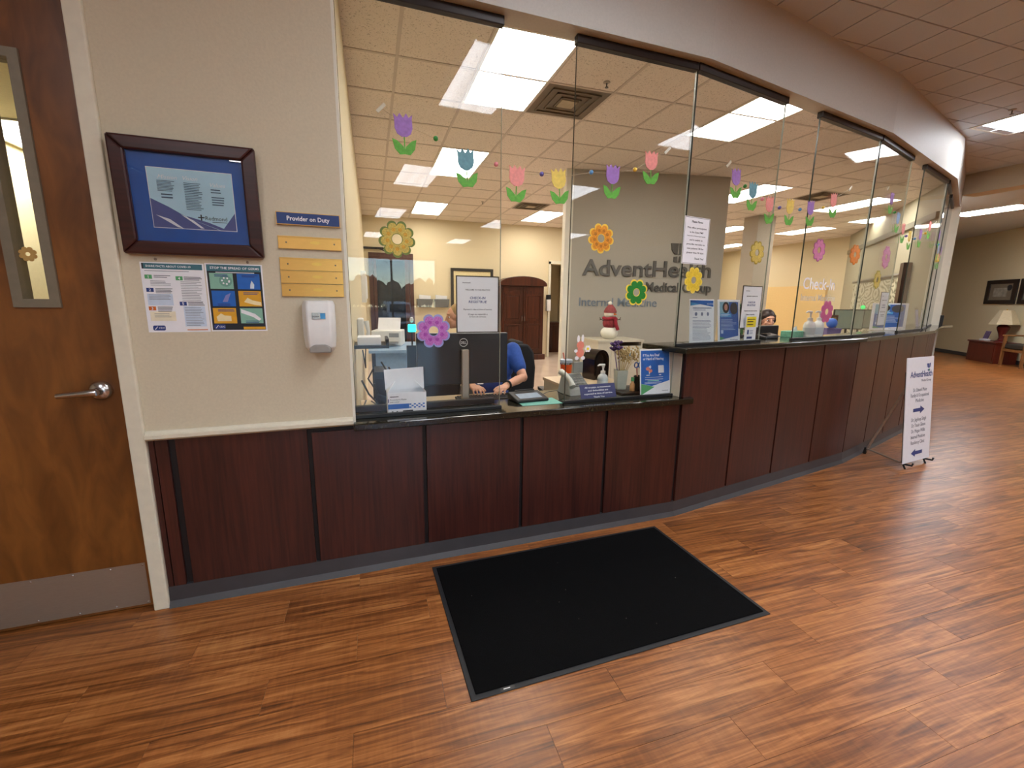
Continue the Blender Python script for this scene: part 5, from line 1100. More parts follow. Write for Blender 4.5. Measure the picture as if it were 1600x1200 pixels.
t = thing('tissue_box', 'mint green tissue box beside the two white pump bottles', 'tissue box', (3.56, 3.02, HIGH), .2)
MB().box(0, .23, 0, .11, 0, .055).build('carton', mat('mint_carton', (112, 176, 146), .6, var=.2, scale=40), t, bevel=.003); MB().raw([(.07, .05, .055), (.16, .05, .055), (.10, .045, .09), (.14, .055, .1), (.12, .065, .085), (.07, .06, .055), (.16, .06, .055)], [(0, 1, 3, 2), (5, 6, 3, 4), (0, 2, 4, 5), (1, 6, 3)]).build('tissue', PAPER, t)
pump_bottle('left white pump bottle beside the mint tissue box', (3.77, 3.045, HIGH), .235, .047, WHITE, 'white pump bottles', lab=mat('grey_label', (196, 196, 196), .5))
pump_bottle('right white pump bottle beside the mint tissue box', (3.93, 3.085, HIGH), .235, .045, WHITE, 'white pump bottles', lab=mat('blue_grey_label', (206, 212, 220), .5))
t = thing('brochure_holder', 'clear acrylic brochure holder at the far end of the raised counter', 'holder', (7.25, 4.20, HIGH), .38)
MB().box(0, .24, 0, .003, 0, .2).build('front', ACRYL, t); MB().hexa([(0, .06, 0), (.24, .06, 0), (.24, .063, 0), (0, .063, 0), (0, .1, .27), (.24, .1, .27), (.24, .103, .27), (0, .103, .27)]).build('back', ACRYL, t); MB().box(0, .24, .003, .06, 0, .003).build('floor', ACRYL, t); MB().hexa([(.03, .055, .004), (.2, .055, .004), (.2, .057, .004), (.03, .057, .004), (.03, .09, .24), (.2, .09, .24), (.2, .092, .24), (.03, .092, .24)]).build('leaflet', mat('lilac_leaflet', (176, 176, 204), .6), t)
t = thing('brochure_holder', 'second clear acrylic holder nearer the light end post', 'holder', (7.62, 4.39, HIGH), .43)
MB().box(0, .2, 0, .003, 0, .15).build('front', ACRYL, t); MB().box(0, .2, .05, .053, 0, .26).build('back', ACRYL, t); MB().box(0, .2, .003, .05, 0, .003).build('floor', ACRYL, t); MB().box(.02, .18, .044, .047, .004, .23).build('leaflet', PAPER, t)
tag(MB().box(-.02, .02, -.02, .02, 0, .16).build('glass_clamp', BLACK, None, (8.05, 4.42, HIGH), .47, bevel=.004), 'small black upright clamp on the counter tip by the light post', 'clamp')

# second desk behind the raised counter with monitors, ball, small frame
dk = thing('staff_desk', 'long cream desk behind the raised counter', 'desk', F(1, .45, .36, 0), fang(1))
MB().box(0, 1.75, 0, .62, DESKZ - .03, DESKZ).build('desk_top', MATS['beige_laminate'], dk, bevel=.004)
for x in (.0, 1.7): MB().box(x, x + .03, .03, .6, 0, DESKZ - .03).build('side_panel', CREAMP, dk)
dk = thing('staff_desk', 'far cream desk holding two monitors and the blue ball', 'desk', (7.0, 5.25, 0), .33)
MB().box(0, 2.6, 0, .7, .90, .93).build('desk_top', MATS['beige_laminate'], dk); MB().box(0, .03, .03, .68, 0, .90).build('side_panel', CREAMP, dk); MB().box(2.57, 2.6, .03, .68, 0, .90).build('side_panel', CREAMP, dk); MB().box(.03, 2.57, .02, .04, .1, .90).build('front_panel', CREAMP, dk)
SCR = mat('screen_grey_green', (158, 176, 162), .25, var=.05)
for x, y, rz, lab in ((8.35, 6.0, -.35, 'left grey-green monitor on the far desk'), (8.95, 6.2, -.1, 'right grey monitor with a green tag on the far desk')):
    t = thing('computer_monitor', lab, 'monitor', (x, y, .93), rz); MB().box(-.27, .27, -.015, .02, .13, .49).build('housing', BLACK, t, bevel=.006); MB().box(-.255, .255, -.0175, -.015, .145, .475).build('screen', SCR, t); MB().tube([(0, .02, .01), (0, .03, .2)], .02, 8).build('stand_column', BLACK, t); MB().box(-.1, .1, -.06, .1, 0, .012).build('stand_base', BLACK, t)
    if x > 8.5: MB().ball((.02, 0, .53), (.05, .03, .04), 12, 8).build('green_tag', mat('green_glow', (60, 220, 120), .4, emit=.5), t)
tag(MB().ball((0, 0, .085), .085, 18, 13).build('blue_ball', mat('cobalt_ball', (40, 110, 220), .3), None, (7.67, 5.78, 1.10), smooth=True), 'round cobalt blue ball right of the dark pink flower', 'ball')
t = thing('storage_bin', 'purple bin under the blue ball on the far desk', 'bin', (7.67, 5.78, .93), .33)
PBN = mat('purple_plastic', (92, 84, 150), .5); MB().lathe([(.001, 0), (.14, .001), (.16, .16), (.15, .16), (.13, .01), (.001, .01)], 4).build('tub', PBN, t, bevel=.01); MB().lathe([(.165, .155), (.165, .17), (.02, .171)], 4).build('lid', PBN, t)
t = thing('desk_photo_frame', 'little brown framed picture right of the blue ball', 'picture', (7.98, 5.98, .93), .2); t.scale = (1.2, 1, 1.25)
MB().ring(rect(-.09, .09, .16, .31), rect(-.06, .06, .19, .28), -.01, .01).build('frame', wood('brown_frame', (70, 40, 22), (110, 66, 36)), t); MB().box(-.06, .06, -.002, .002, .19, .28).build('photo', mat('sepia_photo', (170, 150, 110), .5, var=.4, scale=12), t); MB().box(-.05, .05, -.02, .05, 0, .165).build('easel_back', BLACK, t)
t = thing('plush_mouse_mug', 'white rounded mug and papers low in front of the grey monitors', 'mug', (8.2, 5.72, .93)); MB().lathe([(.001, 0), (.045, .001), (.05, .1), (.044, .1), (.04, .01), (.001, .01)], 16).build('cup', WHITE, t, smooth=True); MB().tube([(.045, 0, .02), (.08, 0, .03), (.08, 0, .075), (.047, 0, .085)], .007, 8).build('mug_handle', WHITE, t)

# ================================================================== BACK OFFICE
# white cabinet with snowman in front of the grey wall
t = thing('storage_cabinet', 'cream storage cabinet with a dark slot against the grey wall', 'cabinet', (2.93, 5.40, 0), 0)
CW, CD, CH = .70, .55, .985
CAB = mat('putty_laminate', (206, 198, 180), .45, var=.03)
MB().box(0, .03, 0, CD, 0, CH - .03).build('side_panel', CAB, t); MB().box(CW - .03, CW, 0, CD, 0, CH - .03).build('side_panel', CAB, t); MB().box(-.01, CW + .01, -.01, CD, CH - .03, CH).build('cabinet_top', CAB, t); MB().box(.03, CW - .03, CD - .03, CD, 0, CH - .03).build('rear_panel', BLACK, t)
MB().box(.03, .20, 0, .02, 0, CH - .03).build('fixed_panel', CAB, t); b = MB().box(.205, CW - .035, 0, .02, .03, CH - .085).build('door', CAB, t)
MB().box(.36, .56, -.002, 0, .76, .86).build('sticker', mat('pale_sticker', (220, 224, 216), .5), b); MB().box(.45, .55, -.003, -.002, .745, .80).build('sticker', mat('blue_sticker', (120, 160, 190), .5), b)
t = thing('snowman_figurine', 'snowman figurine in a red knit hat and scarf on the cream cabinet', 'figurine', (3.21, 5.62, CH), 0)
SNOW = mat('snow_white_resin', (238, 234, 220), .5, var=.04)
MB().ball((0, 0, .085), (.128, .11, .095), 20, 13).build('lower_body', SNOW, t, smooth=True); MB().ball((0, 0, .225), (.102, .09, .095), 18, 12).build('torso', mat('red_plaid_knit', (142, 46, 54), .8, var=.35, scale=25), t, smooth=True); MB().ball((0, 0, .35), (.085, .08, .072), 18, 12).build('head', SNOW, t, smooth=True)
MB().lathe([(.088, .365), (.09, .385), (.07, .43), (.03, .475), (.004, .485)], 18).build('hat', mat('dusty_red_knit', (150, 70, 72), .85, var=.2, scale=40), t, smooth=True); MB().ball((-.01, 0, .495), .03, 12, 8).build('pompom', SNOW, t, smooth=True)
MB().tube([(.086 * math.cos(a), .086 * math.sin(a), .285 + .006 * math.sin(3 * a)) for a in [2 * PI * k / 20 for k in range(21)]], .024, 10).tube([(.03, -.09, .28), (.04, -.105, .20), (.07, -.12, .13)], [.026, .028, .022], 8).build('scarf', mat('scarf_red', (150, 30, 48), .85, var=.25, scale=30), t, smooth=True)
MB().tube([(.02, -.078, .35), (.03, -.135, .345)], [.014, .002], 8).build('carrot_nose', mat('carrot', (224, 120, 50), .6), t)
for x in (-.015, .05): MB().ball((x, -.073, .375), .008, 8, 6).build('eye', INK, t)
for s_ in (-1, 1):
    MB().tube([(s_ * .08, 0, .25), (s_ * .15, -.01, .275), (s_ * .165, -.01, .30)], .005, 6).tube([(s_ * .14, -.01, .27), (s_ * .17, -.01, .265)], .004, 6).build('twig_arm', mat('twig', (62, 44, 36), .8), t)

# wardrobe on the back wall
t = thing('wardrobe', 'tall dark wooden wardrobe with an arched top and two panelled doors', 'wardrobe', (3.09, 10.74, 0))
AW = wood('walnut_armoire', (46, 21, 12), (88, 43, 23), rough=.32, scale=.8); WW, WD = 1.12, .44
MB().box(-.05, WW + .05, -.05, WD, 0, .14).build('plinth', AW, t, bevel=.012); MB().box(0, WW, .02, WD, .14, 1.86).build('carcass', AW, t)
arch = [(-.06, 1.86), (WW + .06, 1.86)] + [(WW / 2 + (WW / 2 + .06) * math.cos(a), 1.90 + .20 * math.sin(a)) for a in [PI * k / 14 for k in range(15)]]
MB().card(arch, -.06, WD).build('arched_cornice', AW, t, bevel=.012)
for k in (0, 1):
    x0 = .02 + k * (WW / 2 - .005); x1 = x0 + WW / 2 - .035; d_ = MB().box(x0, x1, -.005, .02, .17, 1.84).build('door', AW, t)
    for z0, z1 in ((.24, .92), (1.0, 1.66)): MB().ring(rect(x0 + .05, x1 - .05, z0, z1), rect(x0 + .09, x1 - .09, z0 + .04, z1 - .04), -.022, -.005).build('moulding', AW, d_); MB().box(x0 + .11, x1 - .11, -.014, -.005, z0 + .06, z1 - .06).build('raised_panel', AW, d_, bevel=.006)
    MB().card([(x0 + .05, 1.66), (x1 - .05, 1.66), (x1 - .05, 1.70 + .06 * (1 - k)), (x0 + .05, 1.70 + .06 * k)], -.02, -.005).build('arched_moulding', AW, d_)
    hx = x1 - .02 if k == 0 else x0 + .02; MB().tube([(hx, -.01, .98), (hx, -.04, 1.0), (hx, -.04, 1.10), (hx, -.01, 1.12)], .007, 8).build('handle', CHROME, d_)
# big framed picture, wall pockets, thermostat
t = thing('framed_picture', 'large picture with black frame and cream mat behind the check-in sign', 'picture', (1.9, 11.19, .95))
MB().ring(rect(0, 1.08, 0, 1.32), rect(.07, 1.01, .07, 1.25), -.04, 0).build('frame', mat('charcoal_frame', (50, 46, 40), .4), t); MB().ring(rect(.07, 1.01, .07, 1.25), rect(.2, .88, .2, 1.12), -.02, 0).build('mat_board', mat('cream_mat', (226, 210, 160), .7), t); MB().box(.2, .88, -.014, 0, .2, 1.12).build('picture', mat('sepia_photo', (170, 150, 110), .5, var=.4, scale=12), t)
for x, lab in ((1.08, 'left grey wall pocket holding papers on the back wall'), (1.48, 'right grey wall pocket on the back wall')):
    t = thing('wall_pocket', lab, 'wall pocket', (x, 11.19, 1.31), 0, 'grey wall pockets'); MB().hexa([(0, -.12, 0), (.34, -.12, 0), (.34, 0, 0), (0, 0, 0), (-.02, -.16, .2), (.36, -.16, .2), (.36, 0, .2), (-.02, 0, .2)]).build('pocket', mat('grey_wire', (112, 116, 118), .4), t, bevel=.01); MB().hexa([(.04, -.1, .1), (.3, -.1, .1), (.3, -.03, .1), (.04, -.03, .1), (.03, -.12, .3), (.31, -.12, .28), (.31, -.03, .28), (.03, -.03, .3)]).build('papers', PAPER, t)
t = thing('wall_dispenser', 'small white dispenser with a dark top beside the wardrobe', 'dispenser', (4.44, 11.19, 1.24)); MB().box(0, .11, -.1, 0, 0, .3).build('body', WHITE, t, bevel=.01); MB().box(0, .11, -.1, 0, .3, .42).build('top_part', BLACK, t, bevel=.01)
# brown door on the back wall with closer
DW = wood('red_brown_door', (64, 36, 28), (88, 52, 38), rough=.3)
d2 = struct(empty('door_2', None, (-.02, 11.195, 0)))
MB().box(.0, .09, -.04, 0, 0, 2.56).box(.93, 1.02, -.04, 0, 0, 2.56).box(.09, .93, -.04, 0, 2.40, 2.56).build('door_frame', DW, d2); MB().box(.09, .93, -.015, 0, .02, 2.40).build('door_leaf', mat('dark_door_glass', (26, 24, 24), .15), d2)
MB().box(.1, .17, -.03, -.015, .02, 2.4).box(.82, .92, -.03, -.015, .02, 2.4).build('stile', DW, d2); MB().box(-.1, .35, -.06, -.04, 2.63, 2.68).tube([(.2, -.05, 2.65), (.28, -.18, 2.62), (.42, -.06, 2.58)], .012, 6).build('door_closer', BLACK, d2)
# picture and furniture in the room behind the doorway
t = thing('framed_picture', 'narrow dark picture glimpsed through the back doorway', 'picture', (4.75, 12.89, 1.35)); MB().ring(rect(0, .35, 0, .6), rect(.04, .31, .04, .56), -.03, 0).build('frame', BLACK, t); MB().box(.04, .31, -.01, 0, .04, .56).build('picture', mat('olive_art', (128, 124, 92), .6, var=.3, scale=10), t)
t = thing('side_cabinet', 'dark cabinet inside the back doorway', 'cabinet', (4.72, 12.2, 0)); MB().box(0, .7, 0, .5, 0, .85).build('carcass', AW, t); MB().box(-.02, .72, -.02, .52, .85, .88).build('cabinet_top', AW, t); MB().box(.04, .34, -.015, 0, .08, .8).build('door', AW, t); MB().box(.36, .66, -.015, 0, .08, .8).build('door', AW, t)
# items at the left interior wall
t = thing('wall_telephone', 'white wall telephone with papers on the left inside wall', 'telephone', (-.118, 4.0, 1.12), PI / 2)
MB().box(-.1, .1, -.05, 0, 0, .22).build('body', WHITE, t, bevel=.01); MB().tube([(-.06, -.07, .02), (-.06, -.085, .11), (-.06, -.07, .2)], [.022, .015, .022], 8).build('handset', WHITE, t); MB().tube([(-.06, -.06, .0), (-.08, -.05, -.12), (-.05, -.05, -.2), (0, -.03, -.05)], .005, 6).build('cord', BLACK, t)
t = thing('paper_holder', 'dark wall shelf with papers on the left inside wall', 'shelf', (-.118, 3.2, 1.18), PI / 2); MB().box(-.15, .15, -.22, 0, 0, .02).build('board', BLACK, t); MB().box(-.15, .15, -.22, -.2, .02, .06).build('lip', BLACK, t); MB().box(-.10, .10, -.17, -.02, .02, .07).build('papers', PAPER, t)
t = thing('paper_organizer', 'white hanging chart holder near the brown door', 'holder', (-.118, 6.6, 1.45), PI / 2); MB().box(-.18, .18, -.06, 0, 0, .42).build('tray', WHITE, t); MB().box(-.16, .16, -.075, -.06, .05, .35).build('papers', PAPER, t)
t = thing('printer', 'white printer on a blue-grey table left of the blonde woman', 'printer', (-.02, 5.5, .95), -.2); t.scale = (.7, .7, .7); MB().box(0, .5, 0, .45, 0, .26).build('body', WHITE, t, bevel=.015); MB().box(.04, .46, -.12, 0, .05, .08).build('paper_tray', mat('grey_tray', (150, 150, 150), .5), t); MB().hexa([(.06, .3, .26), (.44, .3, .26), (.44, .33, .26), (.06, .33, .26), (.06, .42, .46), (.44, .42, .46), (.44, .45, .46), (.06, .45, .46)]).build('feed_paper', PAPER, t); MB().box(.3, .46, -.004, 0, .15, .22).build('control_panel', MATS['grey_tray'], t)
t = thing('work_table', 'pale blue-grey work table with dark legs behind the glass at left', 'table', (-.05, 5.0, 0), 0); TB = mat('blue_grey_laminate', (140, 168, 196), .3); MB().box(0, 1.0, 0, 1.0, .92, .95).build('table_top', TB, t)
for x in (.03, .93):
    for y in (.03, .93): MB().box(x, x + .04, y, y + .04, 0, .92).build('leg', BLACK, t)
MB().box(.03, .97, .04, .06, .35, .92).build('modesty_panel', TB, t)
# plant, column side panel picture
t = thing('potted_plant', 'leafy green plant in a pot to the right of the grey wall', 'plant', (5.98, 6.05, 0))
MB().lathe([(.001, 0), (.13, .001), (.17, .30), (.15, .30), (.12, .02), (.001, .02)], 18).build('pot', mat('terracotta', (150, 96, 66), .7), t, smooth=True); MB().tube([(0, 0, .2), (.01, .01, .7), (0, 0, 1.15)], [.03, .025, .018], 8).build('trunk', mat('bark', (92, 70, 48), .9), t)
LG = mat('plant_leaf', (60, 104, 56), .45, var=.25, scale=20)
lfm = MB().raw([(0, 0, 0), (.08, -.028, .03), (.19, -.02, .02), (.25, 0, -.03), (.19, .02, .02), (.08, .028, .03), (.12, 0, .012)], [(0, 1, 6), (1, 2, 6), (2, 3, 6), (3, 4, 6), (4, 5, 6), (5, 0, 6)]).mesh('leaf', LG)
for k in range(64):
    rr = random.Random(k); a = rr.uniform(0, 6.28); o = mk('leaf', lfm, t, (rr.uniform(-.05, .05), rr.uniform(-.05, .05), 1.05 + rr.uniform(-.08, .45)), rot=(rr.uniform(-.3, .3), rr.uniform(-.5, .6), a)); o.scale = (rr.uniform(.8, 1.25),) * 3
t = thing('framed_picture', 'sepia picture in a wide dark frame on the warm lit far office wall', 'picture', (12.79, 11.95, 1.28), -PI / 2)
MB().ring(rect(0, .5, 0, .76), rect(.09, .41, .09, .67), -.04, 0).build('frame', BRONZE, t); MB().box(.09, .41, -.015, 0, .09, .67).build('picture', mat('sepia_photo', (170, 150, 110), .5, var=.4, scale=12), t)
struct(MB().box(12.70, 12.79, 9.9, 12.6, 0, 2.05).build('wall_lit_area', mat('lit_wall_tone', (232, 200, 140), .7, var=.03)))  # warm light on the far wall put into this sheet's colour
# curtained window on the closing wall, dark post
rt = fang(4)
cw = thing('patterned_curtain', 'pale curtain with a scroll pattern on a rail at the far end behind the glass', 'curtain', F(4, 1.5, .15, 0), rt)
CUR = bpy.data.materials.new('scroll_curtain'); CUR.use_nodes = True; _N = CUR.node_tree.nodes; _L = CUR.node_tree.links
_tc = _N.new('ShaderNodeTexCoord'); _vo = _N.new('ShaderNodeTexVoronoi'); _vo.inputs['Scale'].default_value = 3.2; _vo.feature = 'F1'
_wv = _N.new('ShaderNodeMath'); _wv.operation = 'PINGPONG'; _wv.inputs[1].default_value = .09; _rp = _N.new('ShaderNodeValToRGB')
_rp.color_ramp.elements[0].color = (*lin((120, 116, 92)), 1); _rp.color_ramp.elements[1].color = (*lin((206, 202, 176)), 1); _rp.color_ramp.elements[1].position = .6
_ml = _N.new('ShaderNodeMath'); _ml.operation = 'MULTIPLY'; _ml.inputs[1].default_value = 11
_L.new(_tc.outputs['Object'], _vo.inputs['Vector']); _L.new(_vo.outputs['Distance'], _wv.inputs[0]); _L.new(_wv.outputs[0], _ml.inputs[0]); _L.new(_ml.outputs[0], _rp.inputs[0]); _L.new(_rp.outputs[0], _N['Principled BSDF'].inputs['Base Color']); _N['Principled BSDF'].inputs['Roughness'].default_value = .8
pts = [(x * .05, .04 + .03 * math.sin(x * 1.1)) for x in range(0, 66)]
vs = [(x, y, .35) for x, y in pts] + [(x, y, 2.0) for x, y in pts] + [(x, y + .004, .35) for x, y in pts] + [(x, y + .004, 2.0) for x, y in pts]; n_ = len(pts)
MB().raw(vs, [(i, i + 1, n_ + i + 1, n_ + i) for i in range(n_ - 1)] + [(2 * n_ + i, 3 * n_ + i, 3 * n_ + i + 1, 2 * n_ + i + 1) for i in range(n_ - 1)]).build('cloth', CUR, cw, smooth=True)
MB().tube([(-.1, .05, 2.06), (3.4, .05, 2.06)], .03, 8).build('rail', mat('pewter', (110, 106, 94), .4), cw)
tag(MB().box(0, 5.9, 0, .05, 0, .10).build('wall_cornice', mat('grey_green_cornice', (120, 116, 98), .5), None, F(4, .25, .145, 2.86), rt), 'dark sloping-looking cornice strip high on the far end wall', 'cornice')
tag(MB().box(-.09, .09, 0, .12, 0, 2.25).build('dark_post', wood('dark_post_wood', (40, 18, 14), (62, 30, 24)), None, F(4, 1.15, .15, 0), rt), 'dark brown wooden post behind the far glass panes', 'post')

# ================================================================== LOBBY
# floor mat
t = thing('floor_mat', 'rectangular black entrance mat with a rubber edge on the wood floor', 'mat', (.298, 1.405, .001), .036)
MB().box(0, 1.515, 0, .908, 0, .004).build('rubber_edge', RUBBER, t, bevel=.002); MB().box(.022, 1.493, .022, .886, .004, .009).build('pile', CARPET, t, bevel=.003)
tg = MB().box(.12, .18, .002, .021, .004, .0048).build('maker_tag', BLACK, t); bars(MB(), .132, .168, .0, 1, .01, .004).xf(Matrix.Translation((0, .013, .005)) @ Matrix.Rotation(-PI / 2, 4, 'X')).build('tag_print', PAPER, tg)
lint = MB()
for k in range(9):
    rr = random.Random(k + 40); x, y = rr.uniform(.1, 1.4), rr.uniform(.1, .8); lint.box(x, x + rr.uniform(.001, .003), y, y + rr.uniform(.001, .004), .009, .0094)
lint.build('lint', mat('lint', (190, 186, 176), .9), t)['kind'] = 'stuff'

# easel sign
t = thing('easel_sign', 'tall white directional sign with arrows on a folding floor easel', 'sign', (4.644, 2.637, 0), math.atan2(2.707 - 2.637, 5.13 - 4.644))
W = .488; LEAN = .106; Mx = Matrix.Translation((0, 0, .055)) @ Matrix.Rotation(-LEAN, 4, 'X'); H_ = .985
MB().box(0, W, 0, .006, 0, H_).xf(Mx).build('sign_board', PAPER, t)
for x in (.05, W - .06): MB().tube([(x, -.005, 0), (x, .025, .06), (x, .115, .90)], .008, 8).build('front_leg', BLACK, t); MB().tube([(x, .02, .045), (x, -.05, .05), (x, -.055, .075)], .009, 8).build('ledge_hook', BLACK, t)
MB().tube([(.06, .03, .055), (W - .06, .03, .055)], .008, 8).build('cross_bar', BLACK, t); MB().tube([(W * .45, .12, .86), (.20, .40, .02)], .012, 8).build('rear_leg', mat('aluminium_tube', (190, 178, 162), .35, .5), t); MB().tube([(.20, .395, .06), (.04, .035, .055)], .009, 8).build('spreader', MATS['aluminium_tube'], t); MB().tube([(.202, .395, .07), (.198, .405, .0)], .016, 8).build('rear_foot', BLACK, t)
MB().raw(*txt('AdventHealth', W / 2 + .02, .80, .055, w=.40, bold=.018, y=-.0006)).xf(Mx).build('headline', NAVY, t)
for poly in ([(.36, .92), (.37, .885), (.392, .875), (.395, .92)], [(.40, .875), (.42, .885), (.425, .925), (.404, .92)], [(.375, .865), (.392, .868), (.392, .85), (.378, .85)]): MB().card(poly, -.0012, -.0002).xf(Mx).build('logo_leaf', NAVY, t)
for z, sx in ((.49, 1), (.08, -1)):
    c = W / 2; pl = [(-.10, -.016), (.03, -.016), (.03, -.036), (.105, 0), (.03, .036), (.03, .016), (-.10, .016)]; pl = [(c + sx * a, z + b_) for a, b_ in pl]; MB().card(pl if sx > 0 else pl[::-1], -.0012, -.0002).xf(Mx).build('arrow', NAVY, t)
MB().card([(.40, .868), (.418, .868), (.415, .848), (.40, .848)], -.0014, -.0002).xf(Mx).build('green_leaf', GREEN, t)
SGI = mat('sign_grey_ink', (104, 108, 122), .6); MB().raw(*txt('Medical Group', W - .04, .755, .022, w=.18, align='R', y=-.0006)).xf(Mx).build('text_line', SGI, t)
for b_, z, w in (('Dr. Edward Meier', .665, .25), ('Family & Occupational', .615, .33), ('Medicine', .565, .15), ('Dr. Jagdeep Singh', .385, .27), ('Dr. Tracie Gibson', .33, .25), ('Dr. Megan Willis', .275, .25), ('Internal Medicine', .22, .26), ('Residency Clinic', .165, .25)): MB().raw(*txt(b_, W / 2 + .01, z, .033, w=w, y=-.0006)).xf(Mx).build('text_line', SGI, t)

# waiting corner: end table, lamp, card, chair, pictures
K = Vector((15.77, 7.36)); xr = -fw; RA = math.atan2(xr.y, xr.x)
def KP(x, y, z=0): p_ = K + xr * x - fnv * y; return (p_.x, p_.y, z)
CH_ = wood('cherry_table', (78, 26, 18), (112, 42, 28), rough=.3)
t = thing('end_table', 'cubic reddish wooden end table in the far waiting corner', 'table', KP(0, 0), RA)
MB().box(-1.05, 0, 0, .48, 0, .53).build('carcass', CH_, t); MB().box(-1.08, .03, -.03, .50, .53, .57).build('table_top', CH_, t, bevel=.005); MB().box(-1.0, -.05, -.012, 0, .06, .50).build('front_panel', CH_, t)
t = thing('table_lamp', 'table lamp with red urn base and cream shade on the end table', 'lamp', KP(-.28, .24, .57), RA)
MB().lathe([(.13, 0), (.13, .03), (.07, .06), (.055, .12), (.075, .22), (.12, .34), (.13, .40), (.09, .45), (.03, .47), (.02, .50)], 20).build('base', mat('oxblood_ceramic', (92, 26, 26), .2), t, smooth=True); MB().tube([(0, 0, .48), (0, 0, .86)], .01, 8).lathe([(.02, .855), (.012, .875), (.001, .88)], 10).build('stem', BRASS, t)
MB().lathe([(.30, .47), (.29, .475), (.14, .84), (.135, .84), (.285, .47)], 6).build('shade', mat('cream_shade', (206, 190, 156), .8), t)
t = thing('card_display', 'small purple card in a stand on the end table', 'card', KP(-.80, .2, .57), RA); MB().box(-.11, .11, -.06, .06, 0, .05).build('stand', PAPER, t); MB().hexa([(-.1, 0, .04), (.1, 0, .04), (.1, .008, .04), (-.1, .008, .04), (-.1, .05, .26), (.1, .05, .26), (.1, .058, .26), (-.1, .058, .26)]).build('card', mat('plum_card', (110, 90, 130), .5, var=.4, scale=14), t)
t = thing('waiting_chair', 'wooden armchair with dark upholstery at the right edge of the picture', 'chair', KP(.62, .38), RA)
OAK = wood('oak_frame', (120, 78, 40), (156, 106, 60), rough=.4); UPH = mat('dark_upholstery', (54, 48, 40), .9, var=.15, scale=60)
for x in (-.36, .32):
    MB().box(x, x + .05, -.42, -.37, 0, .78).build('leg', OAK, t); MB().hexa([(x, .28, 0), (x + .05, .28, 0), (x + .05, .33, 0), (x, .33, 0), (x, .14, .8), (x + .05, .14, .8), (x + .05, .2, .8), (x, .2, .8)]).build('leg', OAK, t); MB().box(x - .01, x + .06, -.45, .2, .76, .80).build('armrest', OAK, t, bevel=.01); MB().box(x, x + .05, -.37, .22, .40, .45).build('side_rail', OAK, t)
MB().box(-.31, .32, -.40, .2, .45, .58).build('seat', UPH, t, bevel=.03); MB().hexa([(-.31, .10, .58), (.32, .10, .58), (.32, .2, .55), (-.31, .2, .55), (-.31, .24, 1.12), (.32, .24, 1.12), (.32, .32, 1.1), (-.31, .32, 1.1)]).build('backrest', UPH, t, bevel=.03); MB().box(-.31, .32, -.42, -.38, .38, .44).build('front_rail', OAK, t)
def wall_pic(label, P_, w, h):
    x = (Vector(P_[:2]) - K).dot(xr); y = -(Vector(P_[:2]) - K).dot(fnv); t = thing('framed_picture', label, 'picture', KP(x, y - .004, P_[2]), RA)
    MB().ring(rect(0, w, 0, h), rect(.16, w - .16, .11, h - .11), -.04, 0).build('frame', mat('espresso_frame', (34, 22, 18), .35), t, bevel=.01); MB().box(.16, w - .16, -.02, 0, .11, h - .11).build('mat_board', mat('taupe_mat', (128, 118, 100), .7), t); MB().box(.3, w - .35, -.024, -.02, .2, h - .22).build('picture', mat('grey_photo', (160, 154, 140), .5, var=.3, scale=8), t); MB().card(disc(w - .28, h - .22, .09, .08), -.024, -.02).build('dark_shape', INK, t)
wall_pic('dark framed picture above the lamp on the far waiting wall', (17.14, 8.45, 1.58), 1.15, .66)
wall_pic('second dark framed picture cut off by the right edge of the photo', (16.44, 7.42, 1.58), 1.15, .66)

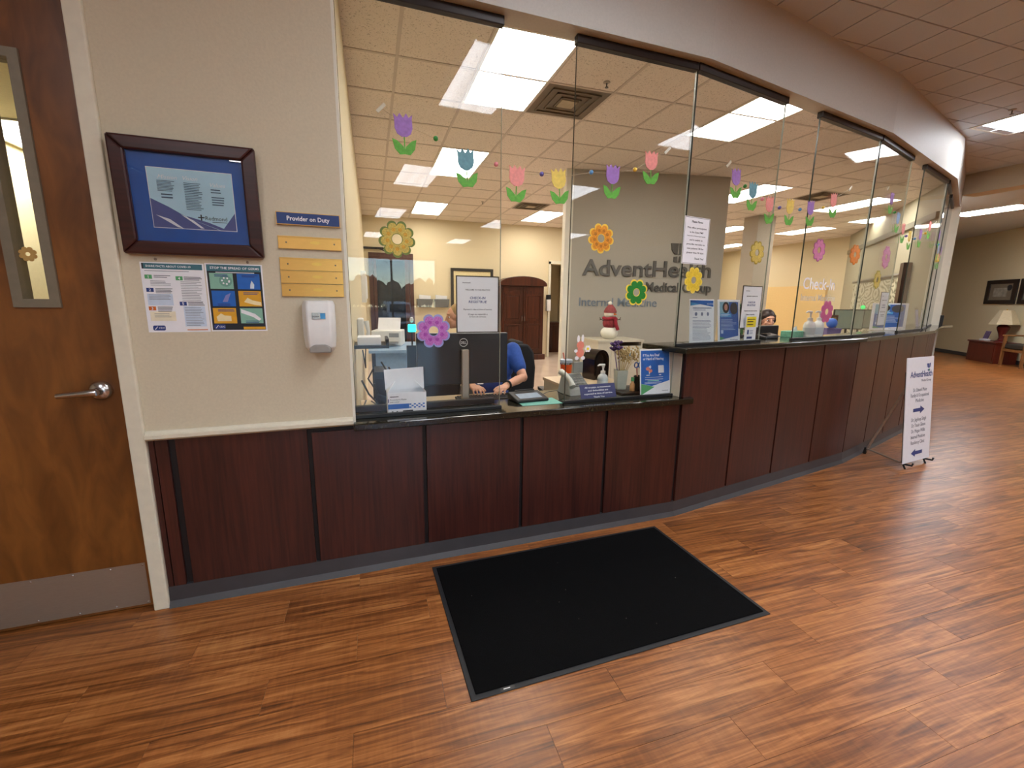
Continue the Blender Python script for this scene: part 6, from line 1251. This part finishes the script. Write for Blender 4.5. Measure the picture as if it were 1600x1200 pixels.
# ================================================================== OUTSIDE, MIRRORED IN THE GLASS
struct(MB().box(-60, 80, -120, -11.5, -.8, -.7).build('ground', mat('parking_asphalt', (120, 118, 116), .9, var=.15, scale=2)))
VANB = mat('silver_van_paint', (196, 200, 208), .3, .2)
t = thing('van', 'silver-white van parked outside, mirrored in the first glass pane', 'van', (4.9, -29.5, -.7), PI)
vs = []
for y, z0, w, h in ((0, .35, .95, 1.0), (.05, .35, .98, 1.05), (.9, .35, 1.0, 1.15), (1.5, .35, .98, 1.9), (4.6, .35, .98, 1.98), (4.8, .4, .95, 1.9)): vs += [(-w, y, z0), (w, y, z0), (w * .98, y, max(z0 + .6, h * .62)), (w * .86, y, h), (-w * .86, y, h), (-w * .98, y, max(z0 + .6, h * .62))]
MB().raw(vs, [(i * 6 + j, i * 6 + (j + 1) % 6, (i + 1) * 6 + (j + 1) % 6, (i + 1) * 6 + j) for i in range(5) for j in range(6)] + [(5, 4, 3, 2, 1, 0), (30, 31, 32, 33, 34, 35)]).build('body', VANB, t, smooth=False, bevel=.04)
GLD = mat('dark_auto_glass', (34, 42, 54), .1); MB().hexa([(-.82, .86, 1.2), (.82, .86, 1.2), (.82, .9, 1.2), (-.82, .9, 1.2), (-.74, 1.40, 1.8), (.74, 1.40, 1.8), (.74, 1.44, 1.8), (-.74, 1.44, 1.8)]).build('windscreen', GLD, t); MB().box(-.7, .7, -.03, 0, .55, .78).build('grille', BLACK, t)
for s_ in (-1, 1):
    MB().box(s_ * .8 - .13, s_ * .8 + .13, -.03, .02, .78, .95).build('headlight', PAPER, t); MB().box(s_ * .99 - .02, s_ * .99 + .02, 1.7, 4.4, 1.25, 1.75).build('side_window', GLD, t)
    for y in (.85, 3.9): MB().lathe([(.001, -.12), (.34, -.12), (.36, -.08), (.36, .08), (.34, .12), (.001, .12)], 20).xf(Matrix.Translation((s_ * .9, y, .36)) @ Matrix.Rotation(PI / 2, 4, 'Y')).build('wheel', BLACK, t, smooth=True)
TREE = mat('winter_woods', (112, 84, 60), .95, var=.4, scale=.8); tr = MB(); rr = random.Random(3)
for k in range(120):
    x = -35 + k * .9 + rr.uniform(-.5, .5); y = -86 + rr.uniform(-8, 8); h = rr.uniform(4.4, 6.4) + 1.2 * math.sin(k * .21); tr.tube([(x, y, -.8), (x, y, h * .5)], [.16, .1], 6); tr.ball((x, y, h * .55 - .3), (rr.uniform(1.0, 1.8), 1.4, h * .48), 8, 6)
o = tr.build('wooded_hillside', TREE); tag(o, 'brown leafless woods beyond the parking lot, mirrored in the glass', 'woods'); o['kind'] = 'stuff'
